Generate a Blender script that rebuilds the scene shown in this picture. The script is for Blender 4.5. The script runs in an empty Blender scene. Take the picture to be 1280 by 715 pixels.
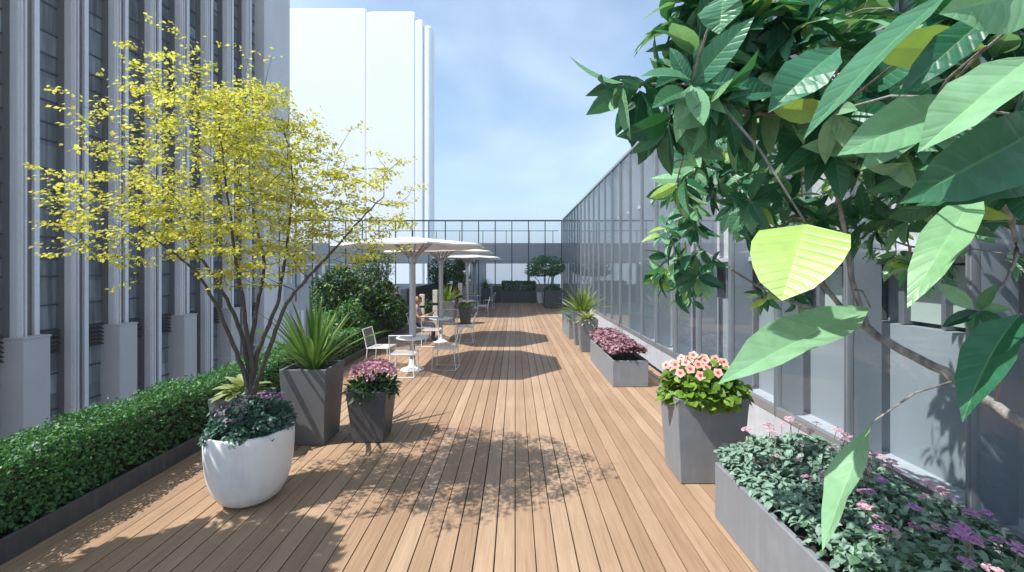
import bpy, math, random
from mathutils import Vector, Matrix
R = random.Random(7)
V = Vector
S = bpy.context.scene
COL = S.collection
HAZE = .0011
CX, CY, F, H = 644.0, 335.0, 540.0, 2.2

def P(px, py, d):
    return V(((px - CX) * d / F, d, H - (py - CY) * d / F))

# ------------------------------------------------------------------ materials
MATS = {}

def mat(name):
    m = bpy.data.materials.new(name)
    m.use_nodes = True
    nt = m.node_tree
    nt.nodes.clear()
    out = nt.nodes.new('ShaderNodeOutputMaterial')
    MATS[name] = m
    return m, nt, out

def N(nt, kind, **kw):
    n = nt.nodes.new(kind)
    for k, v in kw.items():
        if k in n.inputs.keys():
            n.inputs[k].default_value = v
        else:
            setattr(n, k, v)
    return n

def ramp(nt, stops):
    r = nt.nodes.new('ShaderNodeValToRGB')
    e = r.color_ramp.elements
    e[0].position, e[0].color = stops[0][0], (*stops[0][1], 1)
    e[1].position, e[1].color = stops[-1][0], (*stops[-1][1], 1)
    for p, c in stops[1:-1]:
        x = e.new(p)
        x.color = (*c, 1)
    return r

def plain(name, col, rough=.5, var=.12, scale=6.0, metal=0.0, bump=0.0, spec=.5, stretch=(1, 1, 1)):
    m, nt, out = mat(name)
    b = N(nt, 'ShaderNodeBsdfPrincipled', Roughness=rough, Metallic=metal)
    b.inputs['Specular IOR Level'].default_value = spec
    tc = N(nt, 'ShaderNodeTexCoord')
    mp = N(nt, 'ShaderNodeMapping')
    mp.inputs['Scale'].default_value = stretch
    nz = N(nt, 'ShaderNodeTexNoise', Scale=scale, Detail=7.0, Roughness=.62)
    nt.links.new(tc.outputs['Object'], mp.inputs['Vector'])
    nt.links.new(mp.outputs['Vector'], nz.inputs['Vector'])
    lo = [c * (1 - var) for c in col]
    hi = [min(1, c * (1 + var)) for c in col]
    r = ramp(nt, [(.3, lo), (.7, hi)])
    nt.links.new(nz.outputs['Fac'], r.inputs['Fac'])
    nt.links.new(r.outputs['Color'], b.inputs['Base Color'])
    mr = N(nt, 'ShaderNodeMapRange')
    mr.inputs['From Min'].default_value = .3
    mr.inputs['From Max'].default_value = .7
    mr.inputs['To Min'].default_value = max(0, rough - .08)
    mr.inputs['To Max'].default_value = min(1, rough + .1)
    nt.links.new(nz.outputs['Fac'], mr.inputs['Value'])
    nt.links.new(mr.outputs['Result'], b.inputs['Roughness'])
    if bump:
        bp = N(nt, 'ShaderNodeBump', Strength=bump, Distance=.01)
        nz2 = N(nt, 'ShaderNodeTexNoise', Scale=scale * 12, Detail=4.0)
        nt.links.new(mp.outputs['Vector'], nz2.inputs['Vector'])
        nt.links.new(nz2.outputs['Fac'], bp.inputs['Height'])
        nt.links.new(bp.outputs['Normal'], b.inputs['Normal'])
    nt.links.new(b.outputs[0], out.inputs[0])
    return m

def leafmat(name, cols, trans=.3, rough=.45, spec=.35, tcol=None, vein=True):
    """cols: three or more tones picked per leaf"""
    m, nt, out = mat(name)
    g = N(nt, 'ShaderNodeNewGeometry')
    st = [(i / (len(cols) - 1), c) for i, c in enumerate(cols)]
    r = ramp(nt, st)
    nt.links.new(g.outputs['Random Per Island'], r.inputs['Fac'])
    col = r.outputs['Color']
    tc = N(nt, 'ShaderNodeTexCoord')
    nz = N(nt, 'ShaderNodeTexNoise', Scale=22.0, Detail=5.0)
    nt.links.new(tc.outputs['Object'], nz.inputs['Vector'])
    mx = N(nt, 'ShaderNodeMixRGB', blend_type='MULTIPLY')
    mx.inputs[0].default_value = .5
    r2 = ramp(nt, [(.3, (.62, .66, .6)), (.7, (1.0, 1.0, 1.0))])
    nt.links.new(nz.outputs['Fac'], r2.inputs['Fac'])
    nt.links.new(col, mx.inputs[1])
    nt.links.new(r2.outputs['Color'], mx.inputs[2])
    b = N(nt, 'ShaderNodeBsdfPrincipled', Roughness=rough)
    b.inputs['Specular IOR Level'].default_value = spec
    nt.links.new(mx.outputs[0], b.inputs['Base Color'])
    t = N(nt, 'ShaderNodeBsdfTranslucent')
    mt = N(nt, 'ShaderNodeMixRGB', blend_type='MULTIPLY')
    mt.inputs[0].default_value = 1
    mt.inputs[2].default_value = (*(tcol or (1.3, 1.25, .55)), 1)
    nt.links.new(mx.outputs[0], mt.inputs[1])
    nt.links.new(mt.outputs[0], t.inputs['Color'])
    ms = N(nt, 'ShaderNodeMixShader')
    ms.inputs[0].default_value = trans
    nt.links.new(b.outputs[0], ms.inputs[1])
    nt.links.new(t.outputs[0], ms.inputs[2])
    nt.links.new(ms.outputs[0], out.inputs[0])
    return m

def veinleaf(name, cols, trans, tcol, rough=.38):
    """large leaves: midrib and side veins come from the leaf's own UV map"""
    m = leafmat(name, cols, trans, rough, .45, tcol)
    nt = m.node_tree
    b = [n for n in nt.nodes if n.type == 'BSDF_PRINCIPLED'][0]
    uv = N(nt, 'ShaderNodeUVMap')
    sx = N(nt, 'ShaderNodeSeparateXYZ')
    nt.links.new(uv.outputs[0], sx.inputs[0])
    def math_(op, a, bb=None):
        n = N(nt, 'ShaderNodeMath', operation=op)
        for i, v in enumerate((a, bb)):
            if v is None:
                continue
            if isinstance(v, (int, float)):
                n.inputs[i].default_value = v
            else:
                nt.links.new(v, n.inputs[i])
        return n.outputs[0]
    au = math_('ABSOLUTE', sx.outputs[0])
    ph = math_('SUBTRACT', math_('MULTIPLY', sx.outputs[1], 62.0), math_('MULTIPLY', au, 9.0))
    w = math_('SINE', ph)
    w2 = math_('POWER', math_('ADD', math_('MULTIPLY', w, .5), .5), 4.0)
    mid = math_('LESS_THAN', au, .05)
    bp = N(nt, 'ShaderNodeBump', Strength=.28, Distance=.003)
    nt.links.new(math_('MULTIPLY', w2, -1.0), bp.inputs['Height'])
    nt.links.new(bp.outputs['Normal'], b.inputs['Normal'])
    src = b.inputs['Base Color'].links[0].from_socket
    mx = N(nt, 'ShaderNodeMixRGB', blend_type='SCREEN')
    mx.inputs[2].default_value = (.12, .20, .07, 1)
    nt.links.new(math_('MAXIMUM', math_('MULTIPLY', w2, .05), math_('MULTIPLY', mid, .55)), mx.inputs[0])
    nt.links.new(src, mx.inputs[1])
    nt.links.new(mx.outputs[0], b.inputs['Base Color'])
    return m

def glassmat(name, tint, boost, ior=1.5, rough=.015, base=.0):
    m, nt, out = mat(name)
    tr = N(nt, 'ShaderNodeBsdfTransparent')
    tr.inputs[0].default_value = (*tint, 1)
    gl = N(nt, 'ShaderNodeBsdfGlossy', Roughness=rough)
    gl.inputs[0].default_value = (.9, .93, .95, 1)
    lw = N(nt, 'ShaderNodeLayerWeight', Blend=.5)
    pw_ = N(nt, 'ShaderNodeMath', operation='POWER')
    pw_.inputs[1].default_value = ior
    nt.links.new(lw.outputs['Facing'], pw_.inputs[0])
    ma = N(nt, 'ShaderNodeMath', operation='MULTIPLY_ADD', use_clamp=True)
    ma.inputs[1].default_value = boost
    ma.inputs[2].default_value = base
    nt.links.new(pw_.outputs[0], ma.inputs[0])
    ms = N(nt, 'ShaderNodeMixShader')
    nt.links.new(ma.outputs[0], ms.inputs[0])
    nt.links.new(tr.outputs[0], ms.inputs[1])
    nt.links.new(gl.outputs[0], ms.inputs[2])
    nt.links.new(ms.outputs[0], out.inputs[0])
    return m

def weather(m, dirt=(.10, .095, .085), amount=.35):
    """water streaks and soil splashes with a shape of their own"""
    nt = m.node_tree
    b = [n for n in nt.nodes if n.type == 'BSDF_PRINCIPLED'][0]
    src = b.inputs['Base Color'].links[0].from_socket
    tc = N(nt, 'ShaderNodeTexCoord')
    mp = N(nt, 'ShaderNodeMapping')
    mp.inputs['Scale'].default_value = (16, 16, 1.3)
    nz = N(nt, 'ShaderNodeTexNoise', Scale=1.0, Detail=5.0, Roughness=.6)
    nt.links.new(tc.outputs['Object'], mp.inputs[0])
    nt.links.new(mp.outputs[0], nz.inputs['Vector'])
    nz2 = N(nt, 'ShaderNodeTexNoise', Scale=3.5, Detail=8.0, Roughness=.7)
    nt.links.new(tc.outputs['Object'], nz2.inputs['Vector'])
    mu = N(nt, 'ShaderNodeMath', operation='MULTIPLY')
    nt.links.new(nz.outputs['Fac'], mu.inputs[0])
    nt.links.new(nz2.outputs['Fac'], mu.inputs[1])
    r = ramp(nt, [(.24, (0, 0, 0)), (.42, (amount, amount, amount))])
    nt.links.new(mu.outputs[0], r.inputs['Fac'])
    mx = N(nt, 'ShaderNodeMixRGB')
    nt.links.new(r.outputs[0], mx.inputs[0])
    nt.links.new(src, mx.inputs[1])
    mx.inputs[2].default_value = (*dirt, 1)
    nt.links.new(mx.outputs[0], b.inputs['Base Color'])

def meshcloth(name, col, alpha):
    m, nt, out = mat(name)
    tr = N(nt, 'ShaderNodeBsdfTransparent')
    b = N(nt, 'ShaderNodeBsdfPrincipled', Roughness=.5)
    b.inputs['Base Color'].default_value = (*col, 1)
    ms = N(nt, 'ShaderNodeMixShader')
    ms.inputs[0].default_value = alpha
    nt.links.new(tr.outputs[0], ms.inputs[1])
    nt.links.new(b.outputs[0], ms.inputs[2])
    nt.links.new(ms.outputs[0], out.inputs[0])
    return m

def deckmat():
    m, nt, out = mat('deck_wood')
    g = N(nt, 'ShaderNodeNewGeometry')
    tc = N(nt, 'ShaderNodeTexCoord')
    off = N(nt, 'ShaderNodeVectorMath', operation='SCALE')
    cmb = N(nt, 'ShaderNodeCombineXYZ')
    nt.links.new(g.outputs['Random Per Island'], cmb.inputs[0])
    nt.links.new(g.outputs['Random Per Island'], cmb.inputs[1])
    nt.links.new(cmb.outputs[0], off.inputs[0])
    off.inputs['Scale'].default_value = 57.0
    add = N(nt, 'ShaderNodeVectorMath', operation='ADD')
    nt.links.new(tc.outputs['Object'], add.inputs[0])
    nt.links.new(off.outputs[0], add.inputs[1])
    mp = N(nt, 'ShaderNodeMapping')
    mp.inputs['Scale'].default_value = (26, .9, 1)
    nt.links.new(add.outputs[0], mp.inputs[0])
    grain = N(nt, 'ShaderNodeTexNoise', Scale=1.0, Detail=9.0, Roughness=.68, Distortion=.6)
    nt.links.new(mp.outputs[0], grain.inputs['Vector'])
    mp2 = N(nt, 'ShaderNodeMapping')
    mp2.inputs['Scale'].default_value = (120, 3.0, 1)
    nt.links.new(add.outputs[0], mp2.inputs[0])
    fine = N(nt, 'ShaderNodeTexNoise', Scale=1.0, Detail=4.0)
    nt.links.new(mp2.outputs[0], fine.inputs['Vector'])
    big = N(nt, 'ShaderNodeTexNoise', Scale=.55, Detail=5.0, Roughness=.6)
    nt.links.new(tc.outputs['Object'], big.inputs['Vector'])
    tone = ramp(nt, [(0, (.315, .206, .131)), (.35, (.36, .241, .156)), (.7, (.385, .263, .174)), (1, (.42, .295, .20))])
    nt.links.new(g.outputs['Random Per Island'], tone.inputs['Fac'])
    gr = ramp(nt, [(.28, (.80, .75, .70)), (.5, (.98, .97, .96)), (.72, (1.10, 1.10, 1.09))])
    nt.links.new(grain.outputs['Fac'], gr.inputs['Fac'])
    fr = ramp(nt, [(.3, (.84, .82, .8)), (.7, (1.06, 1.06, 1.06))])
    nt.links.new(fine.outputs['Fac'], fr.inputs['Fac'])
    br = ramp(nt, [(.3, (.86, .84, .82)), (.7, (1.08, 1.08, 1.08))])
    nt.links.new(big.outputs['Fac'], br.inputs['Fac'])
    c = tone.outputs[0]
    for s in (gr, fr, br):
        mx = N(nt, 'ShaderNodeMixRGB', blend_type='MULTIPLY')
        mx.inputs[0].default_value = 1
        nt.links.new(c, mx.inputs[1])
        nt.links.new(s.outputs[0], mx.inputs[2])
        c = mx.outputs[0]
    b = N(nt, 'ShaderNodeBsdfPrincipled', Roughness=.62)
    b.inputs['Specular IOR Level'].default_value = .3
    nt.links.new(c, b.inputs['Base Color'])
    bp = N(nt, 'ShaderNodeBump', Strength=.25, Distance=.004)
    nt.links.new(fine.outputs['Fac'], bp.inputs['Height'])
    nt.links.new(bp.outputs[0], b.inputs['Normal'])
    nt.links.new(b.outputs[0], out.inputs[0])
    return m

M = dict(
    deck=deckmat(),
    dark=plain('dark_gap', (.012, .011, .010), .9),
    slab=plain('concrete_slab', (.22, .22, .22), .85, bump=.2),
    pot_white=plain('white_glazed_pot', (.80, .80, .80), .38, .03, 3),
    pot_grey=plain('grey_fibre_planter', (.165, .172, .185), .55, .10, 5, bump=.08),
    pot_mid=plain('mid_grey_planter', (.20, .215, .235), .55, .08, 5, bump=.08),
    pot_dark=plain('charcoal_planter', (.060, .065, .075), .5, .10, 5, bump=.08),
    pot_taupe=plain('taupe_planter', (.135, .142, .155), .55, .10, 5, bump=.08),
    soil=plain('soil', (.035, .025, .018), .95, .4, 30, bump=.6),
    white=plain('white_powder_coat', (.78, .78, .78), .4, .02),
    canopy=plain('white_canopy_fabric', (.80, .80, .80), .8, .03, 8),
    steel=plain('brushed_steel', (.42, .43, .45), .35, .06, 20, metal=.6),
    alu=plain('pale_aluminium', (.50, .51, .53), .4, .05, 4, metal=.3),
    seatmesh=meshcloth('seat_mesh', (.66, .65, .63), .62),
    backmesh=meshcloth('back_mesh', (.42, .45, .45), .38),
    dkmetal=plain('dark_metal', (.045, .05, .058), .4, .08, 10, metal=.3),
    cream=plain('cream_post', (.62, .56, .46), .7, .05),
    fin=plain('grey_fin_metal', (.70, .625, .585), .5, .12, .25, stretch=(1, 1, .25)),
    fin_lt=plain('pale_fin_metal', (.78, .71, .67), .5, .08, .25, stretch=(1, 1, .25)),
    reveal=plain('dark_reveal', (.15, .135, .128), .5),
    casing=plain('warm_grey_casing', (.50, .435, .40), .6, .06, .4),
    louver=plain('black_louver', (.03, .032, .037), .5),
    wing=plain('blue_grey_panel', (.29, .325, .35), .5, .06, 1.2),
    wing_up=plain('pale_stained_concrete', (.52, .51, .51), .75, .22, 1.1, bump=.2),
    ledge=plain('pale_ledge', (.50, .50, .53), .6, .06),
    sill=plain('white_sill', (.62, .63, .66), .6, .05),  # near-white standing for sky mirrored in window panes
    frame=plain('grey_window_frame', (.13, .145, .16), .45, .05),
    basesill=plain('blue_grey_sill', (.46, .49, .53), .6, .06),
    wframe=plain('mullion_metal', (.30, .325, .35), .35, .05, 3, metal=.5),
    finin=plain('inner_fin_metal', (.24, .27, .30), .5, .05, 2),
    gband=plain('grey_band_panel', (.42, .39, .385), .6, .08, .8),
    parapet=plain('charcoal_parapet', (.055, .055, .06), .7, .12, 2),
    tower=plain('white_tower_cladding', (.84, .835, .83), .6, .03, .03),
    bark=plain('grey_brown_bark', (.28, .265, .245), .85, .6, 26, bump=.9, stretch=(1, 1, .35)),
    barkdk=plain('dark_bark', (.085, .078, .07), .85, .35, 20, bump=.8, stretch=(1, 1, .3)),
    twig=plain('green_twig', (.20, .19, .12), .7, .2),
    ground=plain('pale_city_ground', (.18, .225, .275), .9, .15, .01),
    pane_pale=plain('pale_green_pane', (.42, .50, .45), .12, .05, 2),
    glass=glassmat('facade_glass', (.90, .93, .95), .62, 3.2, .03, .035),
    glassclear=glassmat('clear_screen_glass', (.93, .96, .97), .6, 4.5, .01, .02),
    skin=plain('skin', (.50, .30, .22), .55, .05),
    shirt=plain('mauve_shirt', (.22, .17, .22), .85, .1),
    jeans=plain('navy_trousers', (.035, .05, .10), .85, .15),
    hair=plain('light_brown_hair', (.30, .17, .07), .7, .25, 40),
    paper=plain('white_paper', (.75, .74, .72), .7, .04),
)
# dark reflective window panes of the left building
def panemat():
    m, nt, out = mat('dark_window_glass')
    tcp = N(nt, 'ShaderNodeTexCoord')
    sp = N(nt, 'ShaderNodeSeparateXYZ')
    nt.links.new(tcp.outputs['Object'], sp.inputs[0])
    cells = []
    for ax_, sc_, of_ in ((1, 1 / 3.15, .1), (2, 1 / 1.5, .13)):
        q = N(nt, 'ShaderNodeMath', operation='MULTIPLY_ADD')
        q.inputs[1].default_value = sc_
        q.inputs[2].default_value = of_
        nt.links.new(sp.outputs[ax_], q.inputs[0])
        fl_ = N(nt, 'ShaderNodeMath', operation='FLOOR')
        nt.links.new(q.outputs[0], fl_.inputs[0])
        cells.append(fl_)
    cv = N(nt, 'ShaderNodeCombineXYZ')
    nt.links.new(cells[0].outputs[0], cv.inputs[0])
    nt.links.new(cells[1].outputs[0], cv.inputs[1])
    wn = N(nt, 'ShaderNodeTexWhiteNoise')
    nt.links.new(cv.outputs[0], wn.inputs['Vector'])
    g = wn
    r = ramp(nt, [(0, (.13, .14, .143)), (.5, (.175, .19, .193)), (.9, (.22, .235, .24)), (1, (.34, .37, .38))])
    nt.links.new(wn.outputs['Value'], r.inputs['Fac'])
    tc = N(nt, 'ShaderNodeTexCoord')
    mp = N(nt, 'ShaderNodeMapping')
    mp.inputs['Scale'].default_value = (1, 3.0, .16)
    nz = N(nt, 'ShaderNodeTexNoise', Scale=1.2, Detail=3.0)
    nt.links.new(tc.outputs['Object'], mp.inputs[0])
    nt.links.new(mp.outputs[0], nz.inputs['Vector'])
    r2 = ramp(nt, [(.35, (.6, .6, .6)), (.65, (1.35, 1.35, 1.35))])
    nt.links.new(nz.outputs['Fac'], r2.inputs['Fac'])
    mx = N(nt, 'ShaderNodeMixRGB', blend_type='MULTIPLY')
    mx.inputs[0].default_value = 1
    nt.links.new(r.outputs[0], mx.inputs[1])
    nt.links.new(r2.outputs[0], mx.inputs[2])
    b = N(nt, 'ShaderNodeBsdfPrincipled', Roughness=.12)
    b.inputs['Specular IOR Level'].default_value = .6
    nt.links.new(mx.outputs[0], b.inputs['Base Color'])
    nt.links.new(b.outputs[0], out.inputs[0])
    return m
M['pane'] = panemat()
L = dict(
    yellow=leafmat('yellow_leaves', [(.46, .41, .08), (.60, .56, .10), (.70, .67, .13), (.76, .75, .23), (.55, .60, .13)], .5, .55, .2, (1.1, 1.1, .7)),
    hedge=leafmat('hedge_leaves', [(.04, .125, .035), (.07, .20, .055), (.105, .27, .085), (.055, .16, .06)], .25),
    dark=leafmat('dark_shrub_leaves', [(.018, .055, .02), (.032, .09, .028), (.055, .13, .038)], .22),
    pale=leafmat('pale_shrub_leaves', [(.05, .10, .035), (.10, .17, .06), (.16, .22, .09), (.05, .12, .04)], .25),
    conifer=leafmat('grey_green_needles', [(.09, .15, .09), (.15, .22, .13), (.24, .31, .20)], .15),
    lime=leafmat('lime_shrub_leaves', [(.10, .19, .02), (.17, .27, .03), (.24, .33, .05)], .3),
    red=leafmat('dark_red_leaves', [(.10, .018, .02), (.16, .03, .035), (.07, .02, .018)], .25, tcol=(1.2, .6, .6)),
    pinkshrub=leafmat('dusty_pink_leaves', [(.30, .10, .13), (.42, .17, .20), (.16, .09, .07)], .3, tcol=(1.1, .9, .9)),
    sage=leafmat('sage_leaves', [(.14, .235, .175), (.21, .33, .25), (.29, .42, .33), (.17, .28, .21)], .15, .5, .3, (1, 1.1, .7)),
    beddark=leafmat('deep_green_leaves', [(.05, .12, .06), (.075, .165, .085), (.10, .20, .11)], .15),
    sagepurple=leafmat('dull_purple_leaves', [(.20, .17, .21), (.28, .24, .28), (.34, .30, .33)], .15, tcol=(1, .9, 1)),
    potleaf=leafmat('bluish_green_leaves', [(.045, .11, .08), (.07, .15, .11), (.10, .20, .15)], .12, tcol=(.9, 1.2, .7)),
    mauve=leafmat('mauve_leaves', [(.17, .07, .095), (.33, .17, .20), (.46, .28, .32), (.26, .12, .155)], .15, tcol=(1.2, .9, .95)),
    geranium=leafmat('yellow_green_leaves', [(.07, .15, .015), (.13, .24, .022), (.20, .33, .04), (.10, .19, .02)], .25),
    sword=leafmat('sword_leaves', [(.07, .15, .035), (.12, .23, .06), (.20, .32, .10)], .22),
    swordlime=leafmat('lime_sword_leaves', [(.11, .19, .03), (.19, .28, .05), (.26, .36, .09)], .28),
    varieg=leafmat('variegated_leaves', [(.30, .36, .13), (.42, .46, .22), (.16, .24, .06)], .25),
    fern=leafmat('blue_green_fronds', [(.06, .15, .11), (.09, .20, .14), (.13, .25, .18)], .2, tcol=(.9, 1.1, .8)),
    rhodo=leafmat('rhododendron_leaves', [(.02, .06, .022), (.035, .09, .03), (.05, .12, .045)], .15),
    fig=leafmat('fig_leaves', [(.05, .17, .065), (.08, .24, .095), (.11, .30, .12)], .22),
    big=veinleaf('broad_leaves', [(.016, .085, .046), (.035, .16, .086), (.06, .215, .118), (.022, .115, .062), (.14, .34, .19)], .24, (1.4, 1.5, .5)),
    bigpale=veinleaf('pale_broad_leaves', [(.20, .42, .22), (.28, .50, .30), (.24, .46, .22)], .28, (1.1, 1.1, .6), .3),  # lit copy of the broad leaf: sunlight painted in as a paler green
    young=veinleaf('young_leaves', [(.30, .50, .09), (.40, .58, .14), (.35, .54, .13)], .35, (1.1, 1.1, .65), .35),  # glow of sun coming through a leaf, put into its base colour
    pinkfl=leafmat('pink_petals', [(.70, .34, .45), (.78, .46, .56), (.82, .58, .66)], .3, .6, .2, (1, .9, .9)),
    coral=leafmat('coral_petals', [(.80, .46, .38), (.84, .56, .48), (.78, .40, .34)], .25, .6, .2, (1, .9, .85)),
    coralc=leafmat('coral_throats', [(.62, .05, .08), (.55, .04, .06), (.66, .09, .09)], .2, .6, .2, (1, .7, .7)),
    lilac=leafmat('lilac_petals', [(.50, .18, .54), (.58, .26, .58), (.64, .34, .60)], .25, .6, .2, (1, .9, 1)),
    blush=leafmat('blush_petals', [(.68, .42, .50), (.72, .50, .56), (.64, .34, .44)], .25, .6, .2, (1, .9, .95)),
)

weather(M['pot_white'], (.45, .42, .37), .22)
for q in ('pot_grey', 'pot_mid'):
    weather(M[q], (.28, .295, .31), .5)
for q in ('pot_dark', 'pot_taupe'):
    weather(M[q], (.16, .16, .155), .5)
for q in ('fin', 'fin_lt', 'casing'):
    weather(M[q], (.42, .38, .36), .35)
weather(M['wing_up'], (.26, .25, .24), .6)
weather(M['basesill'], (.28, .28, .27), .5)

# ------------------------------------------------------------------ mesh builder
class MB:
    def __init__(s):
        s.v, s.f, s.m, s.uv = [], [], [], {}
    def add(s, vs, fs, m=0):
        b = len(s.v)
        s.v += [tuple(p) for p in vs]
        for q in fs:
            s.f.append(tuple(b + i for i in q))
            s.m.append(m)
        return b
    def box(s, x0, x1, y0, y1, z0, z1, m=0):
        s.add([(x0, y0, z0), (x1, y0, z0), (x1, y1, z0), (x0, y1, z0), (x0, y0, z1), (x1, y0, z1), (x1, y1, z1), (x0, y1, z1)],
              [(3, 2, 1, 0), (4, 5, 6, 7), (0, 1, 5, 4), (1, 2, 6, 5), (2, 3, 7, 6), (3, 0, 4, 7)], m)
        return s
    def tube(s, pts, rad, n=6, m=0, closed=False):
        pts = [V(p) for p in pts]
        if not hasattr(rad, '__len__'):
            rad = [rad] * len(pts)
        vs, fs = [], []
        k = len(pts)
        ref = None
        for i, p in enumerate(pts):
            if closed:
                t = pts[(i + 1) % k] - pts[i - 1]
            else:
                t = pts[min(i + 1, k - 1)] - pts[max(i - 1, 0)]
            t.normalize()
            if ref is None:
                ref = V((0, 0, 1)) if abs(t.z) < .9 else V((1, 0, 0))
            a = t.cross(ref)
            if a.length < 1e-4:
                a = t.cross(V((.3, .9, .2)))
            a.normalize()
            b = t.cross(a)
            ref = -b if False else b.cross(t).cross(t) * -1 if False else ref
            for j in range(n):
                an = 2 * math.pi * j / n
                vs.append(p + (a * math.cos(an) + b * math.sin(an)) * rad[i])
        for i in range(k if closed else k - 1):
            i2 = (i + 1) % k
            for j in range(n):
                j2 = (j + 1) % n
                fs.append((i * n + j, i * n + j2, i2 * n + j2, i2 * n + j))
        if not closed:
            fs.append(tuple(range(n))[::-1])
            fs.append(tuple((k - 1) * n + j for j in range(n)))
        s.add(vs, fs, m)
        return s
    def lathe(s, prof, n=32, m=0, c=(0, 0)):
        vs, fs = [], []
        for r, z in prof:
            for j in range(n):
                a = 2 * math.pi * j / n
                vs.append((c[0] + r * math.cos(a), c[1] + r * math.sin(a), z))
        for i in range(len(prof) - 1):
            for j in range(n):
                j2 = (j + 1) % n
                fs.append((i * n + j, i * n + j2, (i + 1) * n + j2, (i + 1) * n + j))
        s.add(vs, fs, m)
        return s
    def leaf(s, base, d, nrm, Ln, W, droop=.3, fold=.25, seg=3, m=0, shape=0, uv=False, wave=0):
        """a folded, drooping leaf: midrib plus two half blades"""
        d = d.normalized()
        side = d.cross(nrm)
        if side.length < 1e-4:
            side = d.cross(V((.31, .2, .9)))
        side.normalize()
        up = side.cross(d)
        vs, fs, uvs = [], [], []
        for i in range(seg + 1):
            t = i / seg
            c = base + d * (Ln * (t - .12 * droop * t * t)) - up * (droop * Ln * t * t * .55)
            if shape == 0:
                w = math.sin(math.pi * min(1, t ** .85)) ** .8 if 0 < t < 1 else 0
            elif shape == 1:          # sword
                w = min(1, .55 + 1.2 * t) * (1 - t ** 3)
            elif shape == 3:          # few straight edges
                tt = t * 4
                pr = (0, .78, 1, .72, 0)
                i0 = min(3, int(tt))
                w = pr[i0] + (pr[i0 + 1] - pr[i0]) * (tt - i0)
            else:                     # broad heart
                w = math.sin(math.pi * t ** .6) ** .55 if 0 < t < 1 else 0
            w *= W * .5
            if w < 1e-6:
                vs.append(c)
                uvs.append((0, t))
            else:
                wa = wave * math.sin(t * 11 + Ln * 40) * W * .5 * (t * (1 - t) * 4)
                wb = wave * math.sin(t * 9 + Ln * 70 + 1) * W * .5 * (t * (1 - t) * 4)
                vs += [c - side * w + up * (w * fold + wa), c, c + side * w + up * (w * fold + wb)]
                uvs += [(-1, t), (0, t), (1, t)]
        idx, k = [], 0
        for i in range(seg + 1):
            t = i / seg
            one = (shape != 1 and i in (0, seg)) or (shape == 1 and i == seg)
            idx.append((k,) if one else (k, k + 1, k + 2))
            k += 1 if one else 3
        for a, b in zip(idx, idx[1:]):
            if len(a) == 1 and len(b) == 3:
                fs += [(a[0], b[1], b[0]), (a[0], b[2], b[1])]
            elif len(a) == 3 and len(b) == 1:
                fs += [(a[0], a[1], b[0]), (a[1], a[2], b[0])]
            elif len(a) == 3 and len(b) == 3:
                fs += [(a[0], a[1], b[1], b[0]), (a[1], a[2], b[2], b[1])]
        off = s.add(vs, fs, m)
        if uv:
            for i, q in enumerate(uvs):
                s.uv[off + i] = q
    def build(s, name, mats, parent=None, smooth=False, bevel=0, loc=None):
        me = bpy.data.meshes.new(name)
        me.from_pydata(s.v, [], s.f)
        if not isinstance(mats, (list, tuple)):
            mats = [mats]
        for q in mats:
            me.materials.append(q)
        if len(mats) > 1:
            me.polygons.foreach_set('material_index', s.m)
        if smooth:
            me.polygons.foreach_set('use_smooth', [True] * len(s.f))
        if s.uv:
            u = me.uv_layers.new(name='UVMap')
            lv = [0] * len(me.loops)
            me.loops.foreach_get('vertex_index', lv)
            fl = []
            for i in lv:
                fl += list(s.uv.get(i, (0, 0)))
            u.data.foreach_set('uv', fl)
        me.update()
        o = bpy.data.objects.new(name, me)
        COL.objects.link(o)
        if parent:
            o.parent = parent
        if loc:
            o.location = loc
        if bevel:
            b = o.modifiers.new('bevel', 'BEVEL')
            b.width = bevel
            b.segments = 2
            b.limit_method = 'ANGLE'
        return o

def tag(o, label, cat, group=None, kind=None):
    o['label'] = label
    o['category'] = cat
    if group:
        o['group'] = group
    if kind:
        o['kind'] = kind
    return o

def thing(name, label, cat, loc=(0, 0, 0), group=None, rz=0):
    o = bpy.data.objects.new(name, None)
    o.empty_display_size = .1
    COL.objects.link(o)
    o.location = loc
    o.rotation_euler = (0, 0, rz)
    return tag(o, label, cat, group)

def dup(root, loc, rz=0, label=None):
    r = root.copy()
    COL.objects.link(r)
    r.location = loc
    r.rotation_euler = (0, 0, rz)
    if label:
        r['label'] = label
    for ch in list(root.children):
        c = ch.copy()
        COL.objects.link(c)
        c.parent = r
        for g in ch.children:
            e = g.copy()
            COL.objects.link(e)
            e.parent = c
    return r

def rnd(a, b):
    return R.uniform(a, b)

def rdir():
    while True:
        p = V((rnd(-1, 1), rnd(-1, 1), rnd(-1, 1)))
        if .05 < p.length < 1:
            return p.normalized()

# ------------------------------------------------------------------ setting
def structure(o):
    o['kind'] = 'structure'
    return o

g = MB()
g.add([(-4000, -3000, -26), (4000, -3000, -26), (4000, 6000, -26), (-4000, 6000, -26)], [(0, 1, 2, 3)])
structure(g.build('ground', M['ground']))
s = MB()
s.box(-4.75, 3.06, -3, 29.6, -.6, -.045)
structure(s.build('roof_slab', M['slab']))
s = MB()
s.box(-4.4, 3.04, -2.9, 28.4, -.044, -.03)
structure(s.build('deck_underlay', M['dark']))
pitch = 27.0 / F * H * F / (715 - CY)      # one board
dk = MB()
x = 0.0
i = -27
while True:
    x0 = i * pitch
    if x0 > 3.0:
        break
    if x0 > -4.3:
        gap = .007 + .004 * R.random()
        z = rnd(-.0012, .0012)
        dk.box(x0 + gap / 2, min(x0 + pitch - gap / 2, 3.03), -2.8, 28.3, -.028, z)
    i += 1
structure(dk.build('deck', M['deck'], bevel=.0025))

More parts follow.
